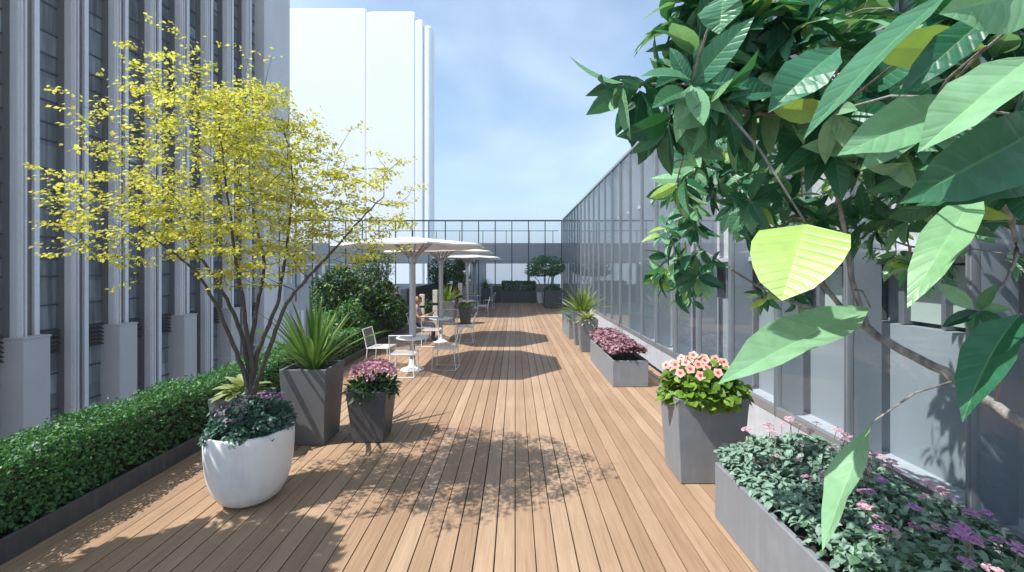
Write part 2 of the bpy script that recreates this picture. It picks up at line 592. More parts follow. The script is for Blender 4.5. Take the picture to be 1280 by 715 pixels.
# ------------------------------------------------------------------ left office building
XB = -30.0
off = thing('office_building', 'tall grey office block with vertical metal fins filling the left side', 'building', (XB, 8, 0))
PITCH = 3.15
Y0, Y1, ZT, ZB = 0.0, 43.5, 60.0, -26.0      # local y (from d=8)
w = MB()
w.box(-16, -1.1, 0, 49, ZB, ZT)
w.build('wall', M['reveal'], off)
w = MB()
w.box(-1.09, .25, 43.2, 49.0, ZB + 18.0, ZT)
w.build('end_wall', M['fin'], off)
fin = None
nb = 14
for k in range(nb):
    y = k * PITCH - .9
    if y < 0:
        y = 0.05
    # broad pilaster
    b = MB()
    b.box(-1.09, .05, y, y + .52, -8 if k % 2 == 0 else ZB, ZT)
    b.box(-1.09, .16, y + .10, y + .20, -8 if k % 2 == 0 else ZB, ZT - .1)
    b.box(-1.09, .16, y + .32, y + .42, -8 if k % 2 == 0 else ZB, ZT - .1)
    b.build('pilaster', M['fin'], off)
    b = MB()
    b.box(-1.085, -.34, y + .53, y + 1.10, ZB, ZT)  # added dark panel: shade of the gap between fins as colour
    b.box(-1.085, -.42, y - .012, y - .002, ZB, ZT)  # dark strip painting the shade on the pilaster's deep rear side
    b.build('recess_panel', M['reveal'], off)
    b = MB()
    b.box(-1.09, -.16, y + 1.11, y + 1.40, ZB, ZT)
    b.build('thin_fin', M['fin_lt'], off)
    # window strip
    p = MB()
    f = MB()
    z = -1.7
    ya, yb = y + 1.40, y + PITCH - .02
    zz = []
    while z < ZT - 2:
        for h in (1.45, 1.9, 1.15):
            zz.append((z, min(z + h, ZT)))
            z += h
    for a, bb in zz:
        f.box(-1.08, -.84, ya, yb, bb - .05, bb + .05)
    z = -3.55
    for h in (1.3, 2.4, 1.3, 2.4):
        f.box(-1.08, -.84, ya, yb, z - h - .05, z - h + .05)
        z -= h
    f.box(-1.08, -.86, ya, ya + .06, -1.7, ZT)
    p.box(-.98, -.92, ya, yb, ZB, ZT)
    ws = f.build('window_strip', M['dkmetal'], off)
    p.build('pane', M['pane'], ws)
    lv = MB()
    for q in range(6):
        zc = -1.9 - q * .28
        lv.add([(-1.0, ya, zc + .10), (-.62, ya, zc - .10), (-.62, yb, zc - .10), (-1.0, yb, zc + .10),
                (-1.0, ya, zc + .05), (-.62, ya, zc - .15), (-.62, yb, zc - .15), (-1.0, yb, zc + .05)],
               [(0, 1, 2, 3), (7, 6, 5, 4), (1, 5, 6, 2), (0, 4, 5, 1), (2, 6, 7, 3)])
    lv.build('louver_band', M['louver'], off)
    if k % 2 == 0:
        c = MB()
        c.box(-1.085, .55, y - .12, y + 1.38, ZB, -2.1)
        c.box(-1.0, .60, y - .17, y + 1.43, -2.1, -2.0)
        c.build('column_casing', M['casing'], off, bevel=.03)

# pale panels in two bays: the sky's reflection put in as colour
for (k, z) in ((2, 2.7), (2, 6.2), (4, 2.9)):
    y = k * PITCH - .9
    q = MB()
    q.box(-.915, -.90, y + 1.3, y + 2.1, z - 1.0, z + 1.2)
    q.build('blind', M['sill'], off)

pod = thing('office_podium', 'low grey podium wing running on behind the yellow tree', 'building', (XB, 57.2, 0))
w = MB()
w.box(-16, -.8, 0, 30, -26, 4.4)
w.box(-.8, .1, 0, 30, 2.6, 4.4)
w.build('wall', M['fin'], pod)
for k in range(9):
    y = k * 3.3
    b = MB()
    b.box(-.79, .0, y, y + .9, -26, 2.6)
    b.build('pilaster', M['fin_lt'], pod)
    f = MB()
    f.box(-.79, -.6, y + .9, y + 3.3, -1.0, -.8)
    f.box(-.79, -.6, y + .9, y + 3.3, -3.6, -2.6)
    f.box(-.79, -.6, y + 2.0, y + 2.15, -2.7, 2.6)
    ws = f.build('window', M['dkmetal'], pod)
    q = MB()
    q.box(-.795, -.7, y + .9, y + 3.3, -.8, 2.6)
    q.build('pane', M['pane'] if k % 3 else M['pane_pale'], ws)
    if k % 2 == 0:
        c = MB()
        c.box(-.7, .6, y - .2, y + 1.9, -26, -2.1)
        c.build('column_casing', M['casing'], pod)

# ------------------------------------------------------------------ white tower
tw = thing('white_tower', 'plain white high rise tower with fluted rounded corner on the skyline', 'tower', (-80, 180, -26))
def roundbox(mb, x0, x1, y0, y1, z0, z1, r, n=8):
    pts = []
    for (cx, cy, a0) in ((x1 - r, y0 + r, -90), (x1 - r, y1 - r, 0), (x0 + r, y1 - r, 90), (x0 + r, y0 + r, 180)):
        for q in range(n + 1):
            a = math.radians(a0 + 90 * q / n)
            pts.append((cx + r * math.cos(a), cy + r * math.sin(a)))
    k = len(pts)
    inn = [(x0 + (x1 - x0) * .5 + (px - (x0 + x1) / 2) * (1 - 1.6 / (x1 - x0)), py + (.8 if py < (y0 + y1) / 2 else -.8)) for px, py in pts]
    vs = [(a, b, z0) for a, b in pts] + [(a, b, z1 - 1.0) for a, b in pts] + [(a, b, z1) for a, b in inn]
    fs = [(i, (i + 1) % k, k + (i + 1) % k, k + i) for i in range(k)]
    fs += [(k + i, k + (i + 1) % k, 2 * k + (i + 1) % k, 2 * k + i) for i in range(k)]
    fs.append(tuple(2 * k + i for i in range(k)))
    mb.add(vs, fs)
t = MB()
roundbox(t, -40, 18.0, .0, 30, 0, 136.8, .8)
t.build('main_block', M['tower'], tw)
t = MB()
roundbox(t, 18.05, 38.6, -.4, 28, 0, 135.2, .8)
t.build('side_block', M['tower'], tw)
for q, (xa, xb, top) in enumerate(((38.4, 41.6, 132.0), (41.4, 45.3, 129.6))):
    t = MB()
    roundbox(t, xa, xb, -.3 + q * .3, 9 - q * 2, 0, top, .4 + 1.2 * q)
    t.build('corner_shaft', M['tower'], tw)

# ------------------------------------------------------------------ right wing: wall behind, glass skin in front
XF = 3.10
BAY = 1.09
YS = 28.0 - 28 * BAY          # first mullion
NB = 28
wg = thing('gallery_wing', 'long two storey wing wall behind the glass skin on the right', 'building', (XF, 0, 0))
w = MB()
w.box(.42, 9, YS, 28.3, -26, 1.68)
w.box(.42, 9, YS, 28.3, 2.24, 2.34)
w.build('wall', M['wing'], wg)
w = MB()
w.box(.44, 9, YS, 28.3, 2.345, 3.80)
w.box(.44, 9, YS, 28.3, 4.95, 5.30)
w.build('upper_wall', M['wing_up'], wg)
w = MB()
w.box(.62, 9, YS, 28.3, 1.68, 2.24)
w.box(.62, 9, YS, 28.3, 3.80, 4.95)
w.build('recess', M['wing'], wg)
for (z0, z1, d_) in ((2.30, 2.36, .24), (3.78, 3.86, .20)):
    w = MB()
    w.box(d_, .46, YS, 28.3, z0, z1)
    w.build('ledge', M['ledge'], wg)
w = MB()
w.box(-.02, .43, YS, 28.3, .02, .46)
w.build('base_sill', M['basesill'], wg, bevel=.008)
for k in range(NB):
    y = YS + k * BAY
    w = MB()
    w.box(.50, .56, y + .34, y + 1.0, 1.72, 2.22)
    q = w.build('window', M['pane_pale'], wg)
    f = MB()
    f.box(.44, .60, y + .28, y + .34, 1.69, 2.23)
    f.box(.44, .60, y + .62, y + .66, 1.69, 2.23)
    f.box(.44, .60, y + 1.0, y + 1.06, 1.69, 2.23)
    f.build('frame', M['frame'], q)
    w = MB()
    w.box(.50, .56, y + .1, y + .95, 3.9, 4.9)
    w.build('upper_window', M['pane_pale'] if k % 3 else M['sill'], wg)  # every third bay whiter: sky reflection painted into the pane
    if k % 2 == 0:
        w = MB()
        w.box(.36, .45, y + .34, y + .74, 2.36, 3.78)
        w.build('pier', M['wing_up'], wg)

gf = thing('glass_facade', 'full height glass skin with slim mullions along right edge of the deck', 'glass facade', (XF, 0, 0))
ZF = 5.33
first = None
for k in range(NB + 1):
    y = YS + k * BAY
    if first is None:
        a = MB(); a.box(-.022, .035, -.016, .016, .46, ZF)
        a.box(-.04, -.022, -.006, .006, .46, ZF)
        mo = a.build('mullion', M['wframe'], gf, loc=(0, y, 0))
        a = MB(); a.box(.04, .30, -.012, .012, .47, ZF - .03)
        fo = a.build('inner_fin', M['finin'], gf, loc=(0, y, 0))
        a = MB(); a.add([(0, .024, .565), (0, BAY - .024, .565), (0, BAY - .024, ZF - .05), (0, .024, ZF - .05)], [(3, 2, 1, 0)])
        po = a.build('glass_pane', M['glass'], gf, loc=(0, y, 0))
        first = True
        continue
    for o in ((mo, fo, po) if k < NB else (mo, fo)):
        c = o.copy()
        COL.objects.link(c)
        c.parent = gf
        c.location = (0, y, 0)
a = MB(); a.box(-.04, .30, YS, 28.02, ZF - .02, ZF + .05); a.build('top_rail', M['wframe'], gf)
a = MB(); a.box(-.028, .03, YS, 28.0, .462, .56); a.build('bottom_rail', M['wframe'], gf)

# ------------------------------------------------------------------ glass screen across the far end
YG = 28.35
scr = thing('glass_screen', 'tall clear glass screen with dark mullions closing the far end', 'glass screen', (XF - .05, YG, 0))
mo = po = None
for k in range(18):
    xx = -k * BAY
    if mo is None:
        a = MB(); a.box(-.03, .03, -.03, .03, 0, ZF); mo = a.build('mullion', M['dkmetal'], scr)
        a = MB(); a.add([(-BAY + .032, 0, .03), (-.032, 0, .03), (-.032, 0, ZF - .07), (-BAY + .032, 0, ZF - .07)], [(0, 1, 2, 3)]); po = a.build('glass_pane', M['glassclear'], scr)
        continue
    for o in ((mo, po) if k < 17 else (mo,)):
        c = o.copy(); COL.objects.link(c); c.parent = scr; c.location = (xx, 0, 0)
a = MB(); a.box(-17 * BAY, .0, -.04, .04, ZF - .066, ZF + .02); a.build('top_rail', M['dkmetal'], scr)

wk = thing('covered_walkway', 'grey concrete link bridge behind the far glass screen', 'walkway', (0, 28.6, 0))
a = MB(); a.box(-15.4, 9, .2, 5, 2.55, 3.86); a.build('roof_band', M['gband'], wk)
a = MB(); a.box(-15.4, 3.0, .12, .3, -.6, 1.15); a.build('parapet', M['gband'], wk)
for xx in (-15.2, -12.0, -8.6, -5.8, -2.95, .9, 2.5):
    a = MB(); a.box(xx - .09, xx + .09, .32, .5, 1.15, 2.55); a.build('post', M['alu'], wk)
a = MB(); a.box(-3.0, -1.95, .31, .55, -.3, 2.55); a.build('wall_panel', M['alu'], wk)
rl = thing('roof_railing', 'slim metal guard rail on top of the link bridge', 'railing', (0, 30, 3.86))
a = MB(); a.box(-15.3, 3, -.02, .02, .90, .94); a.build('handrail', M['dkmetal'], rl)
for k in range(12):
    a = MB(); a.box(-15.2 + k * 1.62 - .02, -15.2 + k * 1.62 + .02, -.02, .02, 0, .90); a.build('post', M['dkmetal'], rl)

pw = MB(); pw.box(-.12, .12, 0, 10.4, 0, 1.32)
tag(pw.build('parapet_wall', M['parapet'], loc=(-4.55, 17.6, -.6 + .62)), 'charcoal parapet wall along the left deck edge beyond the seated reader', 'wall')

# ------------------------------------------------------------------ planters
def planter(label, x0, x1, y0, y1, h, m, inset=0.0, wall=.035, name='planter', group=None, fill=.06, cat='planter'):
    cx, cy = (x0 + x1) / 2, (y0 + y1) / 2
    o = thing(name, label, cat, (cx, cy, 0), group)
    hx, hy = (x1 - x0) / 2, (y1 - y0) / 2
    def ring(a, b, z):
        return [(-a, -b, z), (a, -b, z), (a, b, z), (-a, b, z)]
    vs = ring(hx - inset, hy - inset, .004) + ring(hx, hy, h) + ring(hx - wall, hy - wall, h) + ring(hx - wall - .02, hy - wall - .02, h - fill - .05)
    fs = [(3, 2, 1, 0)]
    for k in range(3):
        for j in range(4):
            j2 = (j + 1) % 4
            fs.append((k * 4 + j, k * 4 + j2, k * 4 + 4 + j2, k * 4 + 4 + j))
    b = MB(); b.add(vs, fs)
    b.build('shell', m, o, bevel=.008)
    sb = MB()
    n = 8
    a_, b_ = hx - wall - .006, hy - wall - .006
    vs = [(-a_ + 2 * a_ * i / n, -b_ + 2 * b_ * j / n, h - fill + (rnd(-.012, .012))) for j in range(n + 1) for i in range(n + 1)]
    sb.add(vs, [(j * (n + 1) + i, j * (n + 1) + i + 1, (j + 1) * (n + 1) + i + 1, (j + 1) * (n + 1) + i) for j in range(n) for i in range(n)])
    sb.build('soil', M['soil'], o)
    return o

def foliage_mound(mb, c, rx, ry, rz, n, Ln, W, m=0, seg=2, upw=.5, droop=.4, fold=.2, mpick=None, inner=.55, flat=0):
    """leaves spread over and inside a dome"""
    for _ in range(n):
        d = rdir()
        d.z = abs(d.z)
        rr = (inner + (1 - inner) * R.random() ** .6)
        lump = 1 + .16 * math.sin(d.x * 7 + c[0] * 5) * math.sin(d.y * 6 + d.z * 5 + c[1])
        p = V((c[0] + d.x * rx * rr * lump, c[1] + d.y * ry * rr * lump, c[2] + d.z * rz * rr * lump))
        dr = (V((d.x, d.y, d.z * .6)) + rdir() * .8 + V((0, 0, -.1)))
        nr = V((d.x * .4, d.y * .4, upw + .3)) + rdir() * .6
        k = rnd(.7, 1.25)
        mm = mpick(p, d) if mpick else m
        mb.leaf(p, dr, nr, Ln * k, W * k, droop * rnd(.3, 1.4), fold, seg, mm)

def box_foliage(mb, x0, x1, y0, y1, z0, z1, n, Ln, W, m=0, seg=2, droop=.4, lump=.05, mpick=None, faces='tfb', base=(0, 0), zf=None):
    """leaves over the top and sides of a clipped block"""
    for _ in range(n):
        q = R.random()
        x, y = rnd(x0, x1), rnd(y0, y1)
        dep = R.random() ** 2 * .14
        a = (math.sin(x * 9 + y * 4.1) + math.sin(y * 7.3 - x * 3) + math.sin(y * 2.1 + 1)) / 3 * lump
        zt = z1 if zf is None else zf(x, y)
        ht, wd = zt - z0, x1 - x0
        tot = wd + 2 * ht
        if q < wd / tot:
            p = V((x, y, zt + a - dep)); nd = V((0, 0, 1))
        elif q < (wd + ht) / tot:
            p = V((x1 + a - dep, y, rnd(z0, zt))); nd = V((1, 0, .25))
        else:
            p = V((x0 - a + dep, y, rnd(z0, zt))); nd = V((-1, 0, .25))
        dr = nd * .5 + rdir() + V((0, 0, .1))
        nr = nd + rdir() * .7 + V((0, 0, .4))
        k = rnd(.7, 1.3)
        mb.leaf(p, dr, nr, Ln * k, W * k, droop * rnd(.2, 1.4), .2, seg, mpick(p) if mpick else m)

# long low planter and hedge along the left edge
planter('long low charcoal trough under the clipped hedge', -4.6, -3.8, .4, 17.0, .19, M['pot_dark'], 0, .03, 'hedge_planter')
hd = thing('hedge', 'clipped bright green box hedge along the left deck edge', 'hedge', (0, 0, 0))
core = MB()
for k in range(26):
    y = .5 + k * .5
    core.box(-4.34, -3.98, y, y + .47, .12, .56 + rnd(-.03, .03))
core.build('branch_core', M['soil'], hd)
mb = MB()
def hz(x, y):
    return .72 + .03 * math.sin(y * 1.7) + .02 * math.sin(y * 5.1 + x * 6)
box_foliage(mb, -4.42, -3.87, 1.9, 4.6, .17, .74, 17000, .036, .026, seg=2, lump=.045, zf=hz)
box_foliage(mb, -4.42, -3.87, 4.6, 8.0, .17, .74, 11000, .044, .032, seg=2, lump=.045, zf=hz)
box_foliage(mb, -4.42, -3.87, 8.0, 12.6, .17, .74, 8000, .06, .042, seg=2, lump=.05, zf=hz)
# loose shoots on the top
for _ in range(900):
    y = rnd(2, 9); x = rnd(-4.4, -3.9)
    mb.leaf(V((x, y, hz(x, y) + rnd(.0, .07))), rdir() + V((0, 0, .6)), rdir() + V((0, 0, .5)), .034, .022, .3, .2, 2)
mb.build('foliage', L['hedge'], hd)

# ------------------------------------------------------------------ white pot with the yellow tree
PX, PY = -2.53, 4.13
pot = thing('white_pot', 'large rounded white pot under the yellow tree', 'pot', (PX, PY, 0))
pb = MB()
prof = [(.0, .012), (.17, .012), (.215, .02), (.262, .055), (.315, .14), (.348, .25), (.367, .37), (.375, .48), (.378, .58), (.374, .665), (.366, .68), (.352, .685), (.342, .68), (.338, .665), (.340, .56)]
pb.lathe(prof, 64)
sh = pb.build('shell', M['pot_white'], pot, smooth=True)
pb = MB(); pb.lathe([(0, .64), (.2, .635), (.337, .62)], 32); pb.build('soil', M['soil'], pot, smooth=True)
pb = MB(); pb.lathe([(.0, .0005), (.178, .0005), (.178, .014), (.0, .014)], 32); pb.build('foot_ring', M['dkmetal'], pot)

up = thing('bedding_plant', 'bluish green bedding plants with purple heads filling the white pot', 'plant', (PX, PY, .63))
mb = MB()
def pick(p, d):
    if d.z > .55 and p.x < .05:
        return 1 if R.random() < .55 else 0
    return 0
foliage_mound(mb, (0, 0, .02), .345, .345, .31, 2900, .054, .038, upw=.6, mpick=pick, inner=.7)
mb.build('foliage', [L['potleaf'], L['sagepurple']], up)
def florets(mb, c, r, n, size, m=0, dome=.5):
    for _ in range(n):
        a = rnd(0, 6.283); q = r * R.random() ** .5
        p = V((c[0] + q * math.cos(a), c[1] + q * math.sin(a), c[2] + dome * r * (1 - (q / r) ** 2)))
        nd = V((math.cos(a) * q / r * .6, math.sin(a) * q / r * .6, 1))
        a2 = rnd(0, 6.28)
        for j in range(4):
            aa = a2 + j * 1.5708
            mb.leaf(p, V((math.cos(aa), math.sin(aa), .25)), nd, size, size * .85, .2, .1, 2, m)
for k in range(16):
    a = rnd(-.3, 2.3); q = rnd(.08, .28)
    fm = MB()
    florets(fm, (0, 0, 0), .035, 9, .014)
    fm.build('flower_head', L['lilac'], up, loc=(q * math.cos(a) + .03, q * math.sin(a), .33 - .6 * q * q + rnd(-.01, .02)))

def spline(pts, n=5):
    out = []
    k = len(pts)
    for i in range(k - 1):
        p0, p1, p2, p3 = pts[max(i - 1, 0)], pts[i], pts[i + 1], pts[min(i + 2, k - 1)]
        for j in range(n):
            t = j / n
            out.append(.5 * ((2 * p1) + (p2 - p0) * t + (2 * p0 - 5 * p1 + 4 * p2 - p3) * t * t + (3 * p1 - p0 - 3 * p2 + p3) * t ** 3))
    out.append(pts[-1])
    return out

yt = thing('yellow_tree', 'yellow leaved multi stem tree growing from the white pot', 'tree', (PX, PY, .6))
O = V((PX, PY, .6))
stems = [
    ([(312, 492), (306, 470), (292, 432), (271, 383), (246, 343), (212, 312), (170, 280)], [4.03, 4.0, 3.95, 3.9, 3.85, 3.8, 3.8]),
    ([(313, 492), (310, 460), (301, 417), (283, 374), (258, 331), (237, 300), (215, 240), (205, 170)], [4.03, 4.05, 4.1, 4.15, 4.2, 4.25, 4.3, 4.3]),
    ([(314, 492), (315, 455), (308, 414), (305, 385), (297, 337), (290, 285), (280, 210), (270, 120)], [4.03, 4.02, 4.0, 3.95, 3.9, 3.85, 3.8, 3.8]),
    ([(315, 492), (320, 448), (333, 414), (348, 374), (355, 331), (362, 280), (365, 210), (352, 150)], [4.03, 4.06, 4.1, 4.15, 4.2, 4.2, 4.2, 4.2]),
    ([(316, 492), (324, 470), (341, 423), (358, 380), (391, 340), (418, 312), (450, 275), (480, 245)], [4.03, 4.0, 3.95, 3.92, 3.9, 3.9, 3.95, 4.0]),
    ([(313, 492), (312, 440), (322, 380), (330, 330), (318, 270), (310, 190), (305, 110)], [4.03, 4.1, 4.25, 4.4, 4.5, 4.6, 4.6]),
]
nodes = []
tb = MB()
for pts, ds in stems:
    q = spline([P(a, b, d) - O for (a, b), d in zip(pts, ds)], 5)
    k = len(q)
    rad = [.021 * (1 - i / k) ** .9 + .0035 for i in range(k)]
    q2 = [p + rdir() * .006 for p in q]
    tb.tube(q2, rad, 7)
    for i, p in enumerate(q2):
        if i > k * .38:
            nodes.append((p, rad[i]))
clus = []
ell = [(P(285, 215, 4.0), (1.0, 1.15, .82), 320), (P(395, 255, 4.05), (.84, 1.0, .58), 230), (P(180, 270, 3.9), (.66, .6, .45), 120), (P(265, 135, 3.95), (.62, .6, .42), 80),
       (P(345, 160, 4.1), (.5, .6, .4), 60), (P(300, 320, 4.0), (.65, .6, .30), 70)]
for c, r, n in ell:
    for _ in range(n):
        d = rdir() * (R.random() ** .42)
        clus.append(c + V((d.x * r[0], d.y * r[1], d.z * r[2])) - O)
for (a, b) in ((45, 208), (75, 215), (60, 222), (100, 160), (125, 140), (75, 112), (160, 55), (205, 30), (190, 70), (245, 60), (285, 55), (60, 318), (90, 312), (130, 320), (110, 270),
               (500, 200), (490, 215), (470, 210), (515, 235), (470, 190), (440, 160), (505, 250), (85, 250), (150, 330), (160, 355), (130, 130), (110, 185), (340, 70), (310, 75),
               (475, 300), (490, 285), (500, 310), (460, 320), (440, 330), (485, 320)):
    clus.append(P(a, b, rnd(3.7, 4.3)) - O)
lf = MB()
clus.sort(key=lambda c: min((c - n[0]).length for n in nodes))
for c in clus:
    # the nearest wood a shoot could come from (prefers wood lower down)
    bn = min(nodes, key=lambda n: (c - n[0]).length + max(0, n[0].z - c.z) * 1.5)
    v = c - bn[0]
    mid = bn[0] + v * .5 + V((0, 0, -.07 * v.length)) + rdir() * .05 * v.length
    r0 = min(bn[1], .0045)
    tb.tube([bn[0], mid, c], [r0, r0 * .75, .0016], 4)
    nodes.append((mid, r0 * .8))
    nodes.append((c, .003))
    hdir = V((v.x, v.y, v.z * .2))
    hdir = hdir.normalized() if hdir.length > .01 else rdir()
    n = R.randint(8, 18) if R.random() < .45 else R.randint(22, 46)
    for _ in range(n):
        s_ = rnd(-.14, .12)
        p = c + hdir * s_ + V((rnd(-.07, .07), rnd(-.07, .07), rnd(-.022, .022) - .2 * s_ * s_))
        dr = hdir * .6 + V((rnd(-1, 1), rnd(-1, 1), rnd(-.55, .15)))
        k = rnd(.75, 1.3)
        lf.leaf(p, dr, V((rnd(-.8, .8), rnd(-.8, .8), 1)), .038 * k, .025 * k, .5, .15, 2)
tb.build('trunk', M['barkdk'], yt, smooth=True)
lf.build('crown', L['yellow'], yt)

# ------------------------------------------------------------------ left planters
planter('tall grey square planter holding the sword leaved plant beside the white pot', -2.90, -2.32, 5.30, 5.88, .95, M['pot_taupe'], .05)
def sword_plant(name, label, c, n, Ln, W, m, spread=1.0, cat='plant', seg=6, droop=.55, up=.55):
    o = thing(name, label, cat, c)
    mb = MB()
    for i in range(n):
        a = i * 2.39996 + rnd(-.2, .2)
        e = (i / n)
        tilt = (.12 + .95 * e ** .8) * spread
        d = V((math.cos(a) * math.sin(tilt), math.sin(a) * math.sin(tilt), math.cos(tilt)))
        l = Ln * rnd(.75, 1.08)
        nr = V((-math.cos(a) * math.cos(tilt), -math.sin(a) * math.cos(tilt), math.sin(tilt)))
        mb.leaf(V((math.cos(a) * .05 * e, math.sin(a) * .05 * e, -.05)), d, nr + rdir() * .25, l, W * rnd(.8, 1.15), droop * e * rnd(.5, 1.5) + .05, .35, seg, 0, 1)
    mb.build('leaves', m, o)
    return o
sword_plant('sword_plant', 'large green sword leaved plant in the tall grey planter', (-2.61, 5.59, .90), 58, 1.1, .068, L['sword'], .82)
planter('dark tapered planter of pink rhododendron standing on the deck', -2.11, -1.60, 5.36, 5.86, .66, M['pot_dark'], .065)
rh = thing('flowering_shrub', 'pink flowered rhododendron in the dark tapered planter', 'plant', (-1.86, 5.61, .62))
mb = MB()
foliage_mound(mb, (0, 0, -.04), .30, .29, .24, 620, .12, .034, upw=.5, droop=.7, seg=3, inner=.4)
mb.build('foliage', L['rhodo'], rh)
for k in range(24):
    a = k * 2.4; q = .27 * math.sqrt((k + .5) / 24)
    fm = MB()
    for _ in range(13):
        d = rdir(); d.z = abs(d.z)
        for j in range(4):
            e = (d + rdir() * .7)
            fm.leaf(d * .04, e, d, .046, .036, .3, .1, 2)
    fm.build('blossom', L['pinkfl'], rh, loc=(q * math.cos(a), q * math.sin(a), .33 - 1.6 * q * q + rnd(-.02, .03)))
planter('squat grey planter half hidden behind the white pot, broad pale leaves in it', -3.46, -2.96, 4.86, 5.36, .72, M['pot_taupe'], .04)
ho = thing('hosta_plant', 'broad pale leaved hosta behind the yellow tree stems', 'plant', (-3.21, 5.11, .69))
mb = MB()
for i in range(46):
    a = i * 2.4; e = i / 46
    tilt = .3 + 1.1 * e
    d = V((math.cos(a) * math.sin(tilt), math.sin(a) * math.sin(tilt), math.cos(tilt)))
    st = d * rnd(.05, .16)
    mb.tube([V((0, 0, -.03)), st], .005, 4)
    mb.leaf(st, V((d.x, d.y, d.z * .5)), V((-d.x * .4, -d.y * .4, 1)), rnd(.18, .25), .11, .6, .25, 5, 0, 0)
mb.build('leaves', L['varieg'], ho)

# ------------------------------------------------------------------ left shrubs further along
def shrub(name, label, cat, c, r, n, Ln, W, lm, blobs=12, stem=M['barkdk'], trunk_r=.03, m2=None, share=.3, core=True, seg=2, hollow=.5):
    """c = foot, r = (rx, ry, zlow, zhigh)"""
    o = thing(name, label, cat, c)
    mb, sm = MB(), MB()
    zc = (r[2] + r[3]) / 2
    rz = (r[3] - r[2]) / 2
    bl = []
    for i in range(blobs):
        d = rdir() * rnd(.45, .8)
        bl.append((V((d.x * r[0], d.y * r[1], zc + d.z * rz)), rnd(.34, .52)))
    for p, k in bl:
        sm.tube([V((0, 0, 0)), V((p.x * .3, p.y * .3, max(.05, r[2] * .6))), p], [trunk_r, trunk_r * .7, trunk_r * .25], 5)
    for _ in range(n):
        p, k = R.choice(bl)
        d = rdir()
        q = k * (hollow + (1 - hollow) * R.random() ** .5)
        pos = p + V((d.x * r[0] * q, d.y * r[1] * q, d.z * rz * q))
        kk = rnd(.7, 1.3)
        mb.leaf(pos, d + rdir() * .9, V((d.x * .5, d.y * .5, d.z * .3 + .7)) + rdir() * .5, Ln * kk, W * kk, rnd(.1, .7), .2, seg, 1 if (m2 and R.random() < share) else 0)
    sm.build('trunk', stem, o)
    mb.build('crown', [lm, m2] if m2 else [lm], o)
    return o
G = 'shrubs massed along the left deck edge'
shrub('conifer_tree', 'tall grey green conical shrub rising behind the first parasol', 'tree', (-4.35, 13.0, .0), (.72, .7, .9, 2.8), 4600, .10, .03, L['conifer'], 24, m2=L['dark'], share=.45)
shrub('broadleaf_shrub', 'dark leaved shrub with broad crown left of the conical one', 'shrub', (-4.9, 12.0, .0), (.75, .7, .7, 2.1), 3200, .13, .075, L['dark'], 16, m2=L['lime'], share=.2)
shrub('broadleaf_shrub', 'dark arching shrub in front of the pink leaved bush', 'shrub', (-4.0, 12.6, .0), (.7, .6, .5, 1.75), 2600, .12, .07, L['dark'], 14, m2=L['lime'], share=.15)
shrub('low_shrub', 'low yellow flecked shrub between hedge and conical shrub', 'shrub', (-4.3, 11.0, .0), (.55, .7, .3, 1.30), 2400, .10, .06, L['hedge'], 12, m2=L['lime'], share=.22)
shrub('pink_shrub', 'dusty pink leaved bush below the parasol canopies', 'shrub', (-4.35, 14.8, .0), (.45, .4, .6, 1.65), 1300, .10, .06, L['pinkshrub'], 10)
shrub('pale_shrub', 'pale flowered green bush beside the seated reader', 'shrub', (-4.0, 15.0, .0), (.5, .55, .3, 1.22), 1800, .09, .05, L['hedge'], 12, m2=L['pale'], share=.4)
shrub('bushy_hedge', 'dark shaggy hedge bank behind the metal chairs', 'hedge', (-4.15, 13.6, .0), (.52, 2.6, .02, 1.05), 7000, .075, .05, L['dark'], 40, m2=L['hedge'], share=.35)
shrub('round_tree', 'dense dark round headed tree beyond the second parasol pole', 'tree', (-3.75, 22.4, .0), (.75, .7, .9, 2.85), 3000, .11, .07, L['dark'], 18)
shrub('round_tree', 'green round clipped tree beside the third parasol pole', 'tree', (-2.85, 22.0, .0), (.62, .6, 1.3, 2.80), 2600, .10, .065, L['hedge'], 16, m2=L['dark'], share=.5)
shrub('red_shrub', 'dark red leaved shrub under the round clipped tree', 'shrub', (-3.1, 19.4, .0), (.55, .5, .3, 1.55), 1500, .11, .05, L['red'], 10)
shrub('fern_shrub', 'low dark bush at the foot of the cream posts', 'shrub', (-3.65, 18.3, .0), (.5, .5, .1, .9), 1200, .10, .06, L['dark'], 10, m2=L['pale'], share=.2)

shrub('round_tree', 'broad green tree standing in the near end of the hedge trough', 'tree', (-4.25, 2.25, .0), (.85, .8, 2.1, 3.9), 9000, .12, .085, L['hedge'], 22)
# cream posts
for (xx, yy, h, lab) in ((-3.62, 16.8, 1.18, 'short cream light post just behind the seated reader'),
                         (-3.12, 16.9, 1.34, 'tall cream light post beside the second parasol pole'),
                         (-2.52, 19.8, 1.52, 'far cream light post by the red leaved shrub')):
    o = thing('light_post', lab, 'light post', (xx, yy, 0), 'cream light posts')
    a = MB(); a.box(-.09, .09, -.09, .09, .0, h * .55); a.build('lower_post', M['cream'], o, bevel=.006)
    a = MB(); a.box(-.07, .07, -.07, .07, h * .55, h * .63); a.build('lamp_slot', M['dkmetal'], o)
    a = MB(); a.box(-.09, .09, -.09, .09, h * .63, h); a.build('cap', M['cream'], o, bevel=.006)

